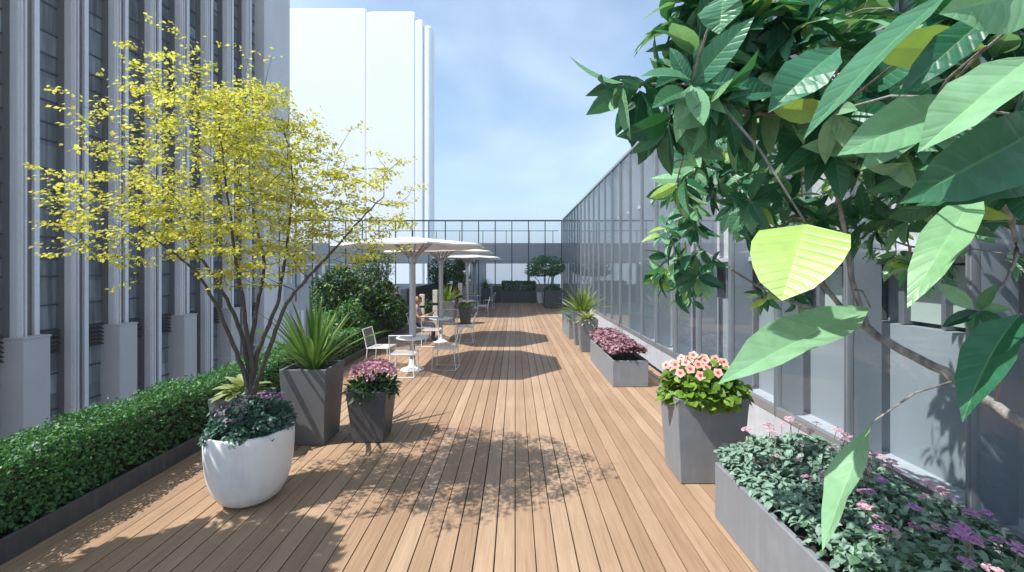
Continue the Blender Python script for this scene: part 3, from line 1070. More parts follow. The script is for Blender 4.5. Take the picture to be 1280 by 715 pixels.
# mid planters
planter('tapered grey planter beyond second table with upright lime sword plant', -2.95, -2.32, 16.6, 17.2, .92, M['pot_grey'], .08)
sword_plant('sword_plant', 'lime sword leaved plant in grey planter beyond the second table', (-2.63, 16.9, .86), 42, .85, .07, L['swordlime'], .75)
planter('narrow dark planter with pink flowers beyond the second table', -2.22, -1.72, 16.9, 17.35, .72, M['pot_dark'], .07)
fl = thing('flowering_shrub', 'small pink flowers in narrow dark planter beyond the second table', 'plant', (-1.97, 17.12, .68))
mb = MB(); foliage_mound(mb, (0, 0, -.04), .27, .25, .22, 380, .10, .05); mb.build('foliage', L['hedge'], fl)
for k in range(12):
    a = k * 2.4; q = .22 * math.sqrt((k + .5) / 12)
    fm = MB(); florets(fm, (0, 0, 0), .05, 9, .03); fm.build('blossom', L['pinkfl'], fl, loc=(q * math.cos(a), q * math.sin(a), .21 - q * q))

# ------------------------------------------------------------------ parasols, tables, chairs
def parasol(loc, label):
    o = thing('parasol', label, 'parasol', loc, 'white octagonal parasols in a row')
    a = MB(); a.tube([(0, 0, .718), (0, 0, 2.35), (0, 0, 2.42)], [.072, .066, .066], 20); a.build('pole', M['alu'], o, smooth=False)
    a = MB(); a.tube([(0, 0, .03), (0, 0, .717)], .04, 12); a.build('spigot', M['steel'], o)
    a = MB()
    RAD, zr, zt = 1.64, 2.675, 2.85
    rings = [(.0, zt), (.16, zt - .01), (.6, zt - .055), (1.1, zt - .11), (RAD, zr)]
    vs, fs = [], []
    n = 16
    for (r, z) in rings[1:]:
        for j in range(n):
            an = 2 * math.pi * j / n + math.pi / 8
            rr = r if j % 2 == 0 else r * math.cos(math.pi / 8)
            zz = z - (0 if j % 2 == 0 else .012 * r)
            vs.append((rr * math.cos(an), rr * math.sin(an), zz))
    k = len(rings) - 1
    for i in range(k - 1):
        for j in range(n):
            j2 = (j + 1) % n
            fs.append((i * n + j, i * n + j2, (i + 1) * n + j2, (i + 1) * n + j))
    top = len(vs); vs.append((0, 0, zt))
    fs += [(top, (j + 1) % n, j) for j in range(n)]
    a.add(vs, fs)
    c = a.build('canopy', M['canopy'], o)
    so = c.modifiers.new('thickness', 'SOLIDIFY'); so.thickness = .012; so.offset = -1
    a = MB()
    e = [vs[(k - 1) * n + j] for j in range(n)]
    for j in range(n):
        p, q = V(e[j]), V(e[(j + 1) % n])
        dz = V((0, 0, .022)); dz2 = V((0, 0, .004))
        a.add([p - dz, q - dz, q + dz2, p + dz2], [(0, 1, 2, 3)])
    va = a.build('valance', M['canopy'], c)
    so = va.modifiers.new('thickness', 'SOLIDIFY'); so.thickness = .008; so.offset = -1
    for j in range(8):
        an = 2 * math.pi * j / 8 + math.pi / 8
        u = V((math.cos(an), math.sin(an), 0))
        a = MB()
        a.tube([u * .06 + V((0, 0, 2.40)), u * .17 + V((0, 0, 2.52)), u * .44 + V((0, 0, 2.755))], [.024, .024, .02], 6)
        a.build('strut', M['steel'], o)
        a = MB()
        a.tube([u * .10 + V((0, 0, 2.815)), u * .6 + V((0, 0, 2.77)), u * 1.6 + V((0, 0, 2.655))], [.011, .011, .009], 5)
        a.build('rib', M['white'], o)
    a = MB(); a.lathe([(.066, 2.28), (.085, 2.30), (.10, 2.42), (.085, 2.46), (.0, 2.47)], 20); a.build('hub', M['steel'], o, smooth=False)
    a = MB(); a.lathe([(.09, zt - .015), (.09, zt + .004), (.03, zt + .018), (0, zt + .02)], 16); a.build('finial', M['canopy'], o)
    return o
def table(loc, label):
    o = thing('cafe_table', label, 'table', loc, 'round white cafe tables')
    a = MB(); a.lathe([(0, .675), (.30, .675), (.342, .685), (.35, .698), (.342, .712), (.074, .714)], 40); a.build('tabletop', M['white'], o, smooth=False)
    a = MB(); a.lathe([(.055, .22), (.055, .674)], 20); a.build('stem', M['steel'], o, smooth=True)
    a = MB(); a.lathe([(0, .004), (.25, .004), (.255, .016), (.235, .03), (.13, .055), (.085, .10), (.066, .17), (.06, .235), (.056, .24)], 36); a.build('base', M['white'], o, smooth=True)
    return o
def chair(loc, rz, label):
    """metal chair facing +x before rotation; wire sled legs"""
    o = thing('metal_chair', label, 'chair', loc, 'white wire cafe chairs', rz)
    r = .0105
    a = MB()
    # seat rim
    a.tube([(.25, -.24, .46), (.25, .24, .46), (-.23, .24, .45), (-.23, -.24, .45)], r, 6, closed=True)
    for k in range(7):
        y = -.18 + k * .06
        a.tube([(.25, y, .459), (-.23, y, .449)], .004, 4)
    a.build('seat_frame', M['white'], o)
    a = MB(); a.add([(.245, -.235, .463), (.245, .235, .463), (-.225, .235, .453), (-.225, -.235, .453)], [(0, 1, 2, 3)]); a.build('seat', M['seatmesh'], o)
    a = MB()
    a.tube([(-.23, -.235, .45), (-.275, -.235, .66), (-.33, -.23, .86), (-.33, .23, .86), (-.275, .235, .66), (-.23, .235, .45)], r, 6)
    a.build('back_frame', M['white'], o)
    a = MB(); a.add([(-.238, -.228, .49), (-.238, .228, .49), (-.327, .222, .85), (-.327, -.222, .85)], [(0, 1, 2, 3)]); a.build('backrest', M['backmesh'], o)
    for sy in (-1, 1):
        a = MB()
        a.tube([(.235, sy * .235, .455), (.26, sy * .245, .012), (-.26, sy * .245, .012), (-.215, sy * .235, .445)], r, 6)
        a.build('leg', M['white'], o)
    a = MB(); a.tube([(-.262, -.245, .014), (-.262, .245, .014)], r * .9, 6); a.build('stretcher', M['white'], o)
    return o
XT = -2.22
TD = (9.34, 12.9, 20.0, 23.5)
words = ('nearest', 'second', 'third', 'farthest')
pa = parasol((XT, TD[0], 0), 'nearest white parasol, closest to the yellow tree')
tb_ = table((XT, TD[0], 0), 'nearest round white table under the closest parasol')
for q in (1, 2, 3):
    dup(pa, (XT, TD[q], 0), 0, ('', 'second nearest white parasol, over the seated reader', 'third white parasol, beyond the lime sword leaved planter', 'farthest white parasol, nearest the glass screen')[q])
    dup(tb_, (XT, TD[q], 0), 0, ('', 'second nearest round white table beside the seated reader', 'third round white table beyond the pink flower planter', 'farthest round white table in the shade')[q])
spots = [
    (-2.98, 9.62, -.12, 'white wire chair left of the nearest table, side against the dark hedge'),
    (-2.28, 8.88, math.pi / 2 + .03, 'white wire chair on near side of the nearest table, back to viewer'),
    (-1.52, 9.50, math.pi - .05, 'white wire chair right of the nearest table, legs in parasol shade'),
    (-2.86, 12.9, .0, 'white wire chair carrying the seated reader'),
    (-2.36, 12.25, math.pi / 2, 'white wire chair on near side of the second table'),
    (-2.10, 13.62, -math.pi / 2, 'white wire chair on far side of the second table, facing the viewer'),
    (-1.50, 12.9, math.pi, 'white wire chair right of the second table, opposite the reader'),
    (-1.50, 20.0, math.pi + .1, 'shaded wire chair right of the third table'),
    (-2.9, 20.0, .1, 'shaded wire chair left of the third table'),
    (-1.42, 23.5, math.pi - .15, 'shaded wire chair right of the farthest table'),
    (-2.2, 22.85, math.pi / 2, 'shaded wire chair on near side of the farthest table'),
]
c0 = None
for x, y, a, lab in spots:
    if c0 is None:
        c0 = chair((x, y, 0), a, lab)
    else:
        dup(c0, (x, y, 0), a, lab)

# ------------------------------------------------------------------ seated reader
def person():
    joints = {
        'pelvis': ((-.06, 0, .56), .125), 'waist': ((-.09, 0, .70), .115), 'chest': ((-.10, 0, .90), .135), 'upper': ((-.085, 0, 1.0), .12), 'neck': ((-.06, 0, 1.08), .055), 'neck2': ((-.045, 0, 1.13), .052),
    }
    E = [('pelvis', 'waist'), ('waist', 'chest'), ('chest', 'upper'), ('upper', 'neck'), ('neck', 'neck2')]
    for s_, nm in ((-1, 'r'), (1, 'l')):
        joints.update({
            'hip' + nm: ((.02, s_ * .09, .545), .095), 'knee' + nm: ((.40, s_ * .10, .53), .065), 'shin' + nm: ((.42, s_ * .10, .30), .05), 'ankle' + nm: ((.40, s_ * .10, .09), .038),
            'toe' + nm: ((.55, s_ * .11, .045), .035),
            'sho' + nm: ((-.08, s_ * .17, .985), .062), 'elb' + nm: ((.03, s_ * .235, .75), .043), 'wri' + nm: ((.25, s_ * .13, .82), .028), 'hand' + nm: ((.315, s_ * .10, .84), .03)})
        E += [('pelvis', 'hip' + nm), ('hip' + nm, 'knee' + nm), ('knee' + nm, 'shin' + nm), ('shin' + nm, 'ankle' + nm), ('ankle' + nm, 'toe' + nm),
              ('upper', 'sho' + nm), ('sho' + nm, 'elb' + nm), ('elb' + nm, 'wri' + nm), ('wri' + nm, 'hand' + nm)]
    # head: skull, jaw
    joints.update({'skull': ((-.02, 0, 1.245), .092), 'crown': ((-.035, 0, 1.285), .085), 'chin': ((.045, 0, 1.165), .04), 'nose': ((.088, 0, 1.225), .014), 'brow': ((.03, 0, 1.26), .065)})
    E += [('neck2', 'skull'), ('skull', 'crown'), ('skull', 'chin'), ('skull', 'brow'), ('brow', 'nose')]
    for s_, nm in ((-1, 'r'), (1, 'l')):
        for q in range(4):
            joints['f%d%s' % (q, nm)] = ((.375 + .01 * (q in (1, 2)), s_ * (.10 - .022 * q + .02), .862 - .012 * q), .0105)
            joints['g%d%s' % (q, nm)] = ((.41 + .008 * (q in (1, 2)), s_ * (.095 - .024 * q + .01), .885 - .012 * q), .009)
            E += [('hand' + nm, 'f%d%s' % (q, nm)), ('f%d%s' % (q, nm), 'g%d%s' % (q, nm))]
        joints['th' + nm] = ((.335, s_ * .055, .875), .011)
        E.append(('hand' + nm, 'th' + nm))
    names = list(joints)
    me = bpy.data.meshes.new('person')
    me.from_pydata([joints[n][0] for n in names], [(names.index(a), names.index(b)) for a, b in E], [])
    o = bpy.data.objects.new('person', me)
    COL.objects.link(o)
    sk = o.modifiers.new('skin', 'SKIN')
    if not me.skin_vertices:
        bpy.context.view_layer.objects.active = o
    for i, n in enumerate(names):
        rr = joints[n][1]
        sv = me.skin_vertices[0].data[i]
        sv.radius = (rr, rr * (1.25 if n in ('chest', 'waist', 'pelvis', 'upper') else 1))
        sv.use_root = (n == 'pelvis')
    sb = o.modifiers.new('sub', 'SUBSURF'); sb.levels = 2; sb.render_levels = 2
    dg = bpy.context.evaluated_depsgraph_get()
    nm_ = bpy.data.meshes.new_from_object(o.evaluated_get(dg))
    o.modifiers.clear()
    o.data = nm_
    nm_.materials.clear()
    for q in ('skin', 'shirt', 'jeans', 'dkmetal'):
        nm_.materials.append(M[q])
    for p in nm_.polygons:
        c = p.center
        p.use_smooth = True
        if c.z < .12 and c.x > .2:
            p.material_index = 3
        elif c.z < .60:
            p.material_index = 2
        elif c.z < 1.075 and (c.x < .0 and (abs(c.y) < .21 or c.z > .86)):
            p.material_index = 1
        else:
            p.material_index = 0
    o.location = (-2.86, 12.9, -.015)
    tag(o, 'person seated at the second table reading, mauve shirt and navy trousers', 'person')
    h = MB()
    vs, fs = [], []
    for i in range(9):
        th = math.pi * .62 * i / 8
        for j in range(20):
            a = 2 * math.pi * j / 20
            k = 1.0 if math.cos(a) < .35 else .86
            rr = .118 * (1 + .05 * R.random())
            x = math.sin(th) * math.cos(a) * rr * k * 1.08
            zz = math.cos(th) * rr
            if math.cos(a) > .45 and th > 1.0:
                zz = max(zz, .035)
            vs.append((-.028 + x, math.sin(th) * math.sin(a) * rr * .95, 1.262 + zz))
    fs = [(i * 20 + j, i * 20 + (j + 1) % 20, (i + 1) * 20 + (j + 1) % 20, (i + 1) * 20 + j) for i in range(8) for j in range(20)]
    h.add(vs, fs)
    h.build('hair', M['hair'], o, smooth=True)
    b = thing('open_book', 'open white book in the hands of the seated reader', 'book', (-2.86 + .40, 12.9, .865))
    q = MB()
    for s_ in (-1, 1):
        q.add([(-.04, 0, -.01), (.16, 0, .085), (.16, s_ * .17, .10), (-.04, s_ * .17, .005), (-.04, 0, .002), (.16, 0, .097), (.16, s_ * .17, .112), (-.04, s_ * .17, .017)],
              [(0, 1, 2, 3), (4, 7, 6, 5), (0, 4, 5, 1), (1, 5, 6, 2), (2, 6, 7, 3), (3, 7, 4, 0)])
    q.build('pages', M['paper'], b)
person()

# ------------------------------------------------------------------ right hand planters
planter('long grey trough of sage leaved flowers at front right', 1.76, 2.86, -1.2, 3.81, .49, M['pot_mid'], 0, .045)
sf = thing('flower_bed', 'sage leaved bedding plants with pink and purple heads in the front right trough', 'plant', (2.3, 1.3, .44))
mb = MB()
def bedz(x, y):
    u = (x - 2.31) / .55
    return .30 * (1 - .55 * u * u) + .05 * math.sin(y * 3.1 + x * 4) + .03 * math.sin(y * 8 + 2 * x)
for _ in range(7200):
    x = rnd(1.79, 2.92); y = 3.86 - 2.9 * R.random() ** 1.15
    z = max(.02, bedz(x, y) * (.35 + .65 * R.random() ** .5))
    if y > 3.6:
        z *= 1 - (y - 3.6) * 1.6
    p = V((x - 2.3, y - 1.3, z + .02))
    dr = V((rnd(-1, 1) + (x - 2.31) * .8, rnd(-1, 1), rnd(-.5, .35)))
    k = rnd(.7, 1.3)
    mb.leaf(p, dr, V((rnd(-.5, .5), rnd(-.5, .5), 1)), .058 * k, .038 * k, rnd(.3, 1.0), .35, 3, 1 if (y < 2.9 and R.random() < (2.95 - y) * .55) else 0)
mb.build('foliage', [L['sage'], L['beddark']], sf)
heads = []
for k in range(98):
    y = 1.15 + 2.6 * ((k + .5) / 98) ** .9
    x = 2.35 + rnd(-.42, .50)
    far = y > 2.75
    heads.append((x, y, bedz(x, y) + rnd(.06, .14), far))
hm = {}
for x, y, z, far in heads:
    key = 'blush' if (far or R.random() < .3) else 'lilac'
    if (key, 0) not in hm or R.random() < .15:
        fm = MB()
        florets(fm, (0, 0, 0), .033, 15, .016 if key == 'lilac' else .015, dome=.6)
        st = MB(); st.tube([(0, 0, -.10), (.006, .004, -.04), (0, 0, .004)], .0022, 5)
        fo = fm.build('flower_head', L[key], sf, loc=(x - 2.3, y - 1.3, z))
        so_ = st.build('stalk', M['twig'], fo)
        hm[(key, 0)] = (fo, so_)
    else:
        a, b = hm[(key, 0)]
        fo = a.copy(); COL.objects.link(fo); fo.parent = sf; fo.location = (x - 2.3, y - 1.3, z); fo.rotation_euler = (rnd(-.3, .3), rnd(-.3, .3), rnd(0, 6)); s1 = rnd(.75, 1.2); fo.scale = (s1, s1, s1)
        so_ = b.copy(); COL.objects.link(so_); so_.parent = fo

planter('tall grey planter of coral flowers beside the glass wall', 1.63, 2.36, 4.34, 4.90, .88, M['pot_mid'], .055)
cf = thing('flowering_plant', 'coral pink flowering plant with lime leaves in tall grey planter', 'plant', (2.0, 4.62, .82))
mb = MB()
foliage_mound(mb, (0, 0, .0), .42, .36, .37, 1050, .098, .092, upw=.45, droop=.5, seg=4, inner=.45, fold=.3)
for _ in range(80):       # leaves hanging over the rim
    a = rnd(0, 6.28)
    p = V((.37 * math.cos(a), .29 * math.sin(a), rnd(.0, .12)))
    mb.leaf(p, V((math.cos(a), math.sin(a), -.5)) + rdir() * .4, V((math.cos(a) * .8, math.sin(a) * .8, .7)), .10, .092, .5, .25, 4)
mb.build('foliage', L['geranium'], cf)
for k in range(34):
    a = k * 2.4; q = .37 * math.sqrt((k + .5) / 34)
    x, y = q * math.cos(a) - .02, q * math.sin(a) * .85
    fm, ce = MB(), MB()
    nd = V((x * 1.2 - .25, y * 1.2 - .75, .85)).normalized() + rdir() * .3
    nd.normalize()
    u = nd.orthogonal().normalized(); w_ = nd.cross(u)
    a0 = rnd(0, 6)
    for j in range(5):
        aa = a0 + j * 1.2566
        d = u * math.cos(aa) + w_ * math.sin(aa)
        fm.leaf(V((0, 0, 0)), d + nd * .25, nd, .056, .058, .25, .05, 3, 0, 2)
        ce.leaf(nd * .006, d + nd * .25, nd, .02, .018, .1, .0, 2, 0)
    z = .40 - .9 * q * q + rnd(-.015, .045)
    fo = fm.build('blossom', L['coral'], cf, loc=(x, y, z))
    ce.build('throat', L['coralc'], fo)

planter('low grey trough packed with mauve leaves midway along the glass wall', 1.80, 2.46, 7.97, 10.35, .49, M['pot_mid'], 0, .035)
mv = thing('mauve_plant', 'mauve leaved ground cover filling the middle trough', 'plant', (2.13, 9.15, .45))
mb = MB()
for _ in range(3400):
    x = rnd(-.34, .34); y = rnd(-1.2, 1.2)
    z = (.31 * (1 - (x / .42) ** 2 * .6) + .03 * math.sin(y * 9) * math.sin(x * 13 + y)) * (.4 + .6 * R.random() ** .5)
    k = rnd(.7, 1.3)
    mb.leaf(V((x, y, z + .03)), V((rnd(-1, 1), rnd(-1, 1), rnd(-.3, .3))), V((rnd(-.6, .6), rnd(-.6, .6), 1)), .075 * k, .06 * k, .5, .2, 3)
mb.build('foliage', L['mauve'], mv)

planter('tapered grey planter with variegated rosette behind the mauve trough', 1.66, 2.16, 11.2, 11.7, .86, M['pot_grey'], .07)
o = thing('rosette_plant', 'variegated yellow rosette plant behind the mauve trough', 'plant', (1.91, 11.45, .82))
mb = MB()
for i in range(46):
    a = i * 2.4; e = i / 46
    tl = .3 + 1.25 * e
    d = V((math.cos(a) * math.sin(tl), math.sin(a) * math.sin(tl), math.cos(tl)))
    mb.leaf(V((0, 0, -.03)), d, V((-d.x * .5, -d.y * .5, 1)), rnd(.32, .46), .085, .7, .3, 5, 0, 0)
mb.build('leaves', L['varieg'], o)
planter('tall tapered grey planter holding a lime spiky plant on the right', 1.64, 2.16, 12.2, 12.72, .98, M['pot_grey'], .08)
sword_plant('spiky_plant', 'big lime spiky plant in tall tapered planter by the glass wall', (1.92, 12.45, .92), 70, .98, .062, L['swordlime'], 1.0)
planter('long low grey trough with blue green fronds farthest along glass wall', 1.66, 2.16, 13.35, 15.3, .62, M['pot_mid'], 0, .035)
o = thing('frond_plant', 'blue green arching fronds in the farthest trough along the glass', 'plant', (1.9, 14.3, .57))
mb = MB()
for i in range(44):
    bx, by = rnd(-.16, .16), rnd(-.85, .85)
    a = rnd(0, 6.28); tl = rnd(.4, 1.2)
    d = V((math.cos(a) * math.sin(tl), math.sin(a) * math.sin(tl), math.cos(tl)))
    Ln = rnd(.35, .55)
    for j in range(12):
        t = j / 12
        c = V((bx, by, -.02)) + d * Ln * t + V((0, 0, -.25 * Ln * t * t))
        sd = d.cross(V((0, 0, 1))).normalized()
        for s_ in (-1, 1):
            mb.leaf(c, sd * s_ + d * .5, V((0, 0, 1)), .14 * (1 - t * .6), .03, .4, .1, 2)
mb.build('fronds', L['fern'], o)

# ------------------------------------------------------------------ far end planting
planter('dark square planter at the foot of the far right tree', 1.62, 2.55, 23.5, 24.5, .98, M['pot_dark'], .0)
o = thing('low_shrub', 'low green mound in the dark square planter under the far tree', 'shrub', (2.08, 24.0, .92))
mb = MB(); foliage_mound(mb, (0, 0, -.03), .5, .5, .34, 700, .12, .07); mb.build('foliage', L['hedge'], o)
ft = thing('umbrella_tree', 'flat crowned green tree at the far right corner of the deck', 'tree', (1.75, 25.4, 0))
tb = MB(); cr = MB()
for (dx, dy, tx, ty, tz) in ((.12, .0, .35, .1, 1.85), (-.05, .05, -.7, .0, 1.75), (.05, -.05, -.1, -.3, 2.1), (.1, .05, .75, .2, 2.0)):
    tb.tube([V((dx, dy, .0)), V((dx * 1.5 + tx * .15, dy, .9)), V((tx * .55, ty * .6, 1.45)), V((tx, ty, tz))], [.05, .042, .03, .014], 6)
for _ in range(80):
    d = rdir()
    c = V((d.x * .95 + .02, d.y * .9, 2.28 + d.z * .5 * (1 if d.z > 0 else .75) - .25 * d.x * d.x * (d.x < 0)))
    for _ in range(46):
        e = rdir()
        k = rnd(.7, 1.3)
        cr.leaf(c + V((e.x * .24, e.y * .24, e.z * .14)), e + rdir() * .6, V((0, 0, 1)) + rdir() * .6, .12 * k, .075 * k, .5, .2, 2)
tb.build('trunk', M['bark'], ft, smooth=True)
cr.build('crown', L['fig'], ft)
pl = planter('long dark trough with a clipped hedge against the far screen', -.85, 1.30, 27.3, 27.9, .78, M['pot_dark'], 0)
o = thing('hedge', 'small clipped hedge in the long dark trough against the far screen', 'hedge', (0, 0, 0))
mb = MB(); box_foliage(mb, -.8, 1.25, 27.32, 27.9, .72, 1.32, 3000, .09, .06, lump=.04)
for _ in range(1500):
    mb.leaf(V((rnd(-.8, 1.25), 27.32 + R.random() ** 2 * .1, rnd(.74, 1.34))), rdir() + V((0, -.5, 0)), rdir() + V((0, -.6, .4)), .09, .06, .4, .2, 2)
mb.build('foliage', L['hedge'], o)
planter('dark upright planter by the grey wall panel at the far end', -2.1, -1.55, 26.6, 27.2, .95, M['pot_dark'], .0)
sword_plant('sword_plant', 'small feathery green plant in dark upright planter at far end', (-1.85, 26.9, .9), 60, .78, .05, L['pale'], .8)
planter('empty looking dark planter left of the far clipped hedge', -1.42, -.92, 27.3, 27.85, 1.05, M['pot_dark'], .0)
o = thing('white_tub', 'small white tapered tub between far hedge and corner tree', 'pot', (1.62, 27.2, 0))
a = MB(); a.lathe([(0, .004), (.20, .004), (.25, .30), (.28, .66), (.255, .66), (.24, .55), (0, .55)], 24); a.build('shell', M['pot_white'], o, smooth=False)

# ------------------------------------------------------------------ big leaved tree at the right
BT = V((2.45, .85, .45))
bt = thing('broadleaf_tree', 'large leaved green tree reaching in from the front right corner', 'tree', BT)
wd = MB(); cr = MB()
def PL(px, py, d):
    return P(px, py, d) - BT
main = spline([V((0, 0, 0)), V((-.05, .03, .5)), V((-.2, .2, .85)), PL(1385, 590, 1.38), PL(1280, 529, 1.5), PL(1180, 465, 1.7), PL(1085, 412, 1.9), PL(1052, 385, 2.0)], 6)
k = len(main)
main = [p + rdir() * .006 for p in main]
mr = [.056 - .034 * min(1, i / (k * .55)) - .006 * (i / k) for i in range(k)]
wd.tube(main, mr, 9)
nodes = [(p, min(r, .01)) for p, r in zip(main, mr)]
mnodes, nodes = nodes[int(k * .5):int(k * .9)], nodes[int(k * .9):]
for pts in (
    [PL(1085, 410, 1.9), PL(1065, 350, 1.9), PL(1058, 300, 1.88), PL(1040, 220, 1.8), PL(1010, 140, 1.75), PL(960, 90, 1.75), PL(900, 60, 1.8)],
    [PL(1062, 392, 1.97), PL(990, 378, 2.3), PL(935, 350, 2.5), PL(875, 310, 2.8)],
    [PL(1055, 388, 1.99), PL(1015, 340, 2.1), PL(975, 300, 2.25), PL(930, 240, 2.4), PL(890, 190, 2.6)],
    [V((-.03, .03, .55)), V((-.1, .25, 1.2)), V((-.3, .4, 1.75)), PL(1235, 205, 1.7), PL(1150, 130, 1.6), PL(1070, 110, 1.6), PL(1000, 75, 1.6)],
    [PL(1235, 205, 1.7), PL(1200, 290, 2.0), PL(1150, 310, 2.2), PL(1090, 290, 2.3)],
    [PL(1010, 140, 1.75), PL(940, 140, 1.7), PL(860, 110, 1.65), PL(800, 105, 1.6), PL(775, 100, 1.6)],
    [PL(1235, 205, 1.7), PL(1270, 300, 1.9), PL(1258, 350, 1.85), PL(1230, 380, 1.8)],
):
    q = spline(pts, 5)
    kk = len(q)
    rr = [.009 * (1 - i / kk) + .003 for i in range(kk)]
    wd.tube(q, rr, 6)
    nodes += list(zip(q, rr))
far_c = [(845, 215), (880, 195), (858, 262), (905, 235), (930, 205), (960, 215), (985, 240), (1000, 200), (1040, 230), (1072, 262), (838, 345), (862, 372), (826, 352), (850, 330), (955, 372), (975, 345), (995, 372),
         (1100, 250), (1130, 235), (1120, 285), (1150, 255), (1195, 300), (1235, 275), (1140, 335), (1165, 345), (1000, 140), (950, 155), (905, 160), (1060, 185), (1100, 165), (870, 285), (845, 285), (920, 270), (1010, 270), (1025, 300),
         (1090, 310), (1185, 265), (1265, 255), (1160, 215), (1210, 235), (1065, 215), (990, 165), (1030, 165), (1275, 320), (1080, 130), (1130, 190), (890, 240), (940, 235)]
mid_c = [(778, 108, 1.6), (800, 110, 1.62), (838, 150, 1.6), (852, 112, 1.65), (880, 60, 1.6), (905, 105, 1.6), (930, 40, 1.6), (960, 95, 1.6), (990, 50, 1.55), (1012, 105, 1.6), (852, 60, 1.7), (835, 30, 1.7), (1042, 140, 1.5), (1080, 115, 1.5),
         (1150, 200, 1.5), (1200, 185, 1.5), (1240, 150, 1.5), (1062, 35, 1.5), (1102, 62, 1.5), (1150, 40, 1.5), (1020, 15, 1.6), (960, 10, 1.6), (1240, 80, 1.5), (1200, 110, 1.5), (1110, 150, 1.6), (1262, 225, 1.6), (900, 10, 1.7), (1180, 250, 1.7),
         (870, 150, 1.7), (930, 150, 1.7), (985, 10, 1.7), (1110, 10, 1.6), (1040, 80, 1.7), (940, 75, 1.8), (1000, 120, 1.8), (1270, 110, 1.6), (1225, 20, 1.6), (1090, 200, 1.7), (1040, 195, 1.8), (1140, 100, 1.7), (1190, 60, 1.7), (900, 40, 1.8)]
cl = [(PL(a, b, rnd(2.4, 3.1)), .14, 0) for a, b in far_c] + [(PL(a, b, d), .21, 1) for a, b, d in mid_c]
cl += [(PL(a, b, rnd(2.35, 2.8)), .165, 0) for a, b in ((835, 322), (852, 358), (872, 345), (846, 302), (862, 322), (882, 332), (822, 342), (850, 232), (870, 216), (892, 214), (912, 212), (832, 285),
       (1150, 330), (1120, 320), (1175, 320), (1205, 275), (1240, 250), (1100, 275))]
cl.append((PL(1222, 388, 1.75), .15, 3))
def inside(x, y, pg):
    r = False
    for (x0, y0), (x1, y1) in zip(pg, pg[1:] + pg[:1]):
        if (y0 > y) != (y1 > y) and x < (x1 - x0) * (y - y0) / (y1 - y0) + x0:
            r = not r
    return r
lowp = [(835, 190), (900, 130), (1290, 130), (1290, 275), (1180, 290), (1080, 305), (1000, 295), (900, 275), (835, 265)]
topp = [(875, -40), (1300, -40), (1300, 225), (1100, 205), (980, 165), (900, 160), (840, 140), (850, 60)]
for pg, n_, d0_, d1_, l_ in ((lowp, 100, 1.9, 3.0, .165), (topp, 54, 1.4, 2.1, .225)):
    while n_:
        x_, y_ = rnd(780, 1300), rnd(-40, 320)
        if inside(x_, y_, pg):
            cl.append((PL(x_, y_, rnd(d0_, d1_)), l_, 0)); n_ -= 1
cl.sort(key=lambda c: min((c[0] - n[0]).length for n in nodes))
for c, Ln, kind in cl:
    bn = min(nodes, key=lambda n: (c - n[0]).length + (0 if n[1] > .003 else .1))
    v = c - bn[0]
    mid = bn[0] + v * .5 + V((0, 0, .10 * v.length)) + rdir() * .06 * v.length
    r0 = min(bn[1], .0065)
    wd.tube([bn[0], mid, c], [r0, r0 * .8, .0035], 5)
    nodes += [(mid, r0 * .8), (c, .003)]
    ax = (v.normalized() if v.length > .02 else rdir()) + V((-.25, 0, .25))
    ax.normalize()
    u = ax.orthogonal().normalized(); w_ = ax.cross(u)
    a0 = rnd(0, 6)
    n = R.randint(7, 10) if kind != 3 else 6
    for j in range(n):
        aa = a0 + j * 2.39996
        rad = u * math.cos(aa) + w_ * math.sin(aa)
        d = rad * rnd(.65, 1.0) + ax * rnd(.1, .9) + V((0, 0, -.28))
        nr = ax * .9 - rad * .3 + V((-.15, -.2, .55)) + rdir() * .35
        k_ = rnd(.65, 1.15)
        q = R.random()
        mm = 0
        if q < .05:
            mm = 2
        elif q < .3:
            mm = 1
        cr.leaf(c + ax * rnd(-.06, .03) + rad * .006, d, nr, Ln * k_, Ln * k_ * rnd(.31, .43), rnd(.15, .75), rnd(.2, .45), 5, mm, 0, True)
# single large leaves close to the viewer
def hero(b, t, d0, d1, wpx, mm, roll=0, droop=.25, fold=.25, shape=3):
    p0, p1 = PL(b[0], b[1], d0), PL(t[0], t[1], d1)
    ax = p1 - p0
    view = (V((0, 0, H)) - BT) - (p0 + p1) * .5
    nr = Matrix.Rotation(roll, 3, ax.normalized()) @ view.normalized()
    cr.leaf(p0, ax, nr, ax.length, wpx * (d0 + d1) / 2 / F, droop, fold, 8 if shape == 3 else 6, mm, shape, True, .16 if mm != 2 else 0)
    bn = min(nodes + mnodes, key=lambda n: (p0 - n[0]).length)
    wd.tube([bn[0], (bn[0] + p0) * .5 + V((0, 0, .03)), p0], [.005, .004, .003], 5)
hero((1008, 280), (975, 372), 1.3, 1.2, 108, 2, .3, .15, .12, 2)
hero((1088, 384), (898, 462), 1.7, 1.4, 66, 1, .65, .15, .45)
hero((1090, 528), (1018, 684), 1.55, 1.4, 48, 1, .9, .1, .3)
hero((1276, 392), (1184, 494), 1.4, 1.3, 52, 0, .5, .6, .5)
hero((1228, 232), (1128, 374), 1.35, 1.25, 50, 1, .4, .2, .3)
hero((1290, 70), (1150, 178), .95, .9, 72, 1, .45, .15, .5)
hero((1215, 122), (1052, 188), 1.05, 1.0, 66, 1, .35, .1, .3)
hero((1190, -12), (992, 146), 1.05, 1.0, 46, 0, .9, .25, .5)
hero((1232, 58), (1082, 62), 1.1, 1.1, 52, 2, -.2, .1, .1)
hero((1250, 8), (1128, 108), 1.0, 1.0, 46, 0, .3, .25, .3)
hero((1330, -20), (1180, 14), .95, .95, 90, 1, .2, .1, .2)
hero((1320, 150), (1135, 252), .98, .95, 88, 0, -.2, .12, .45)
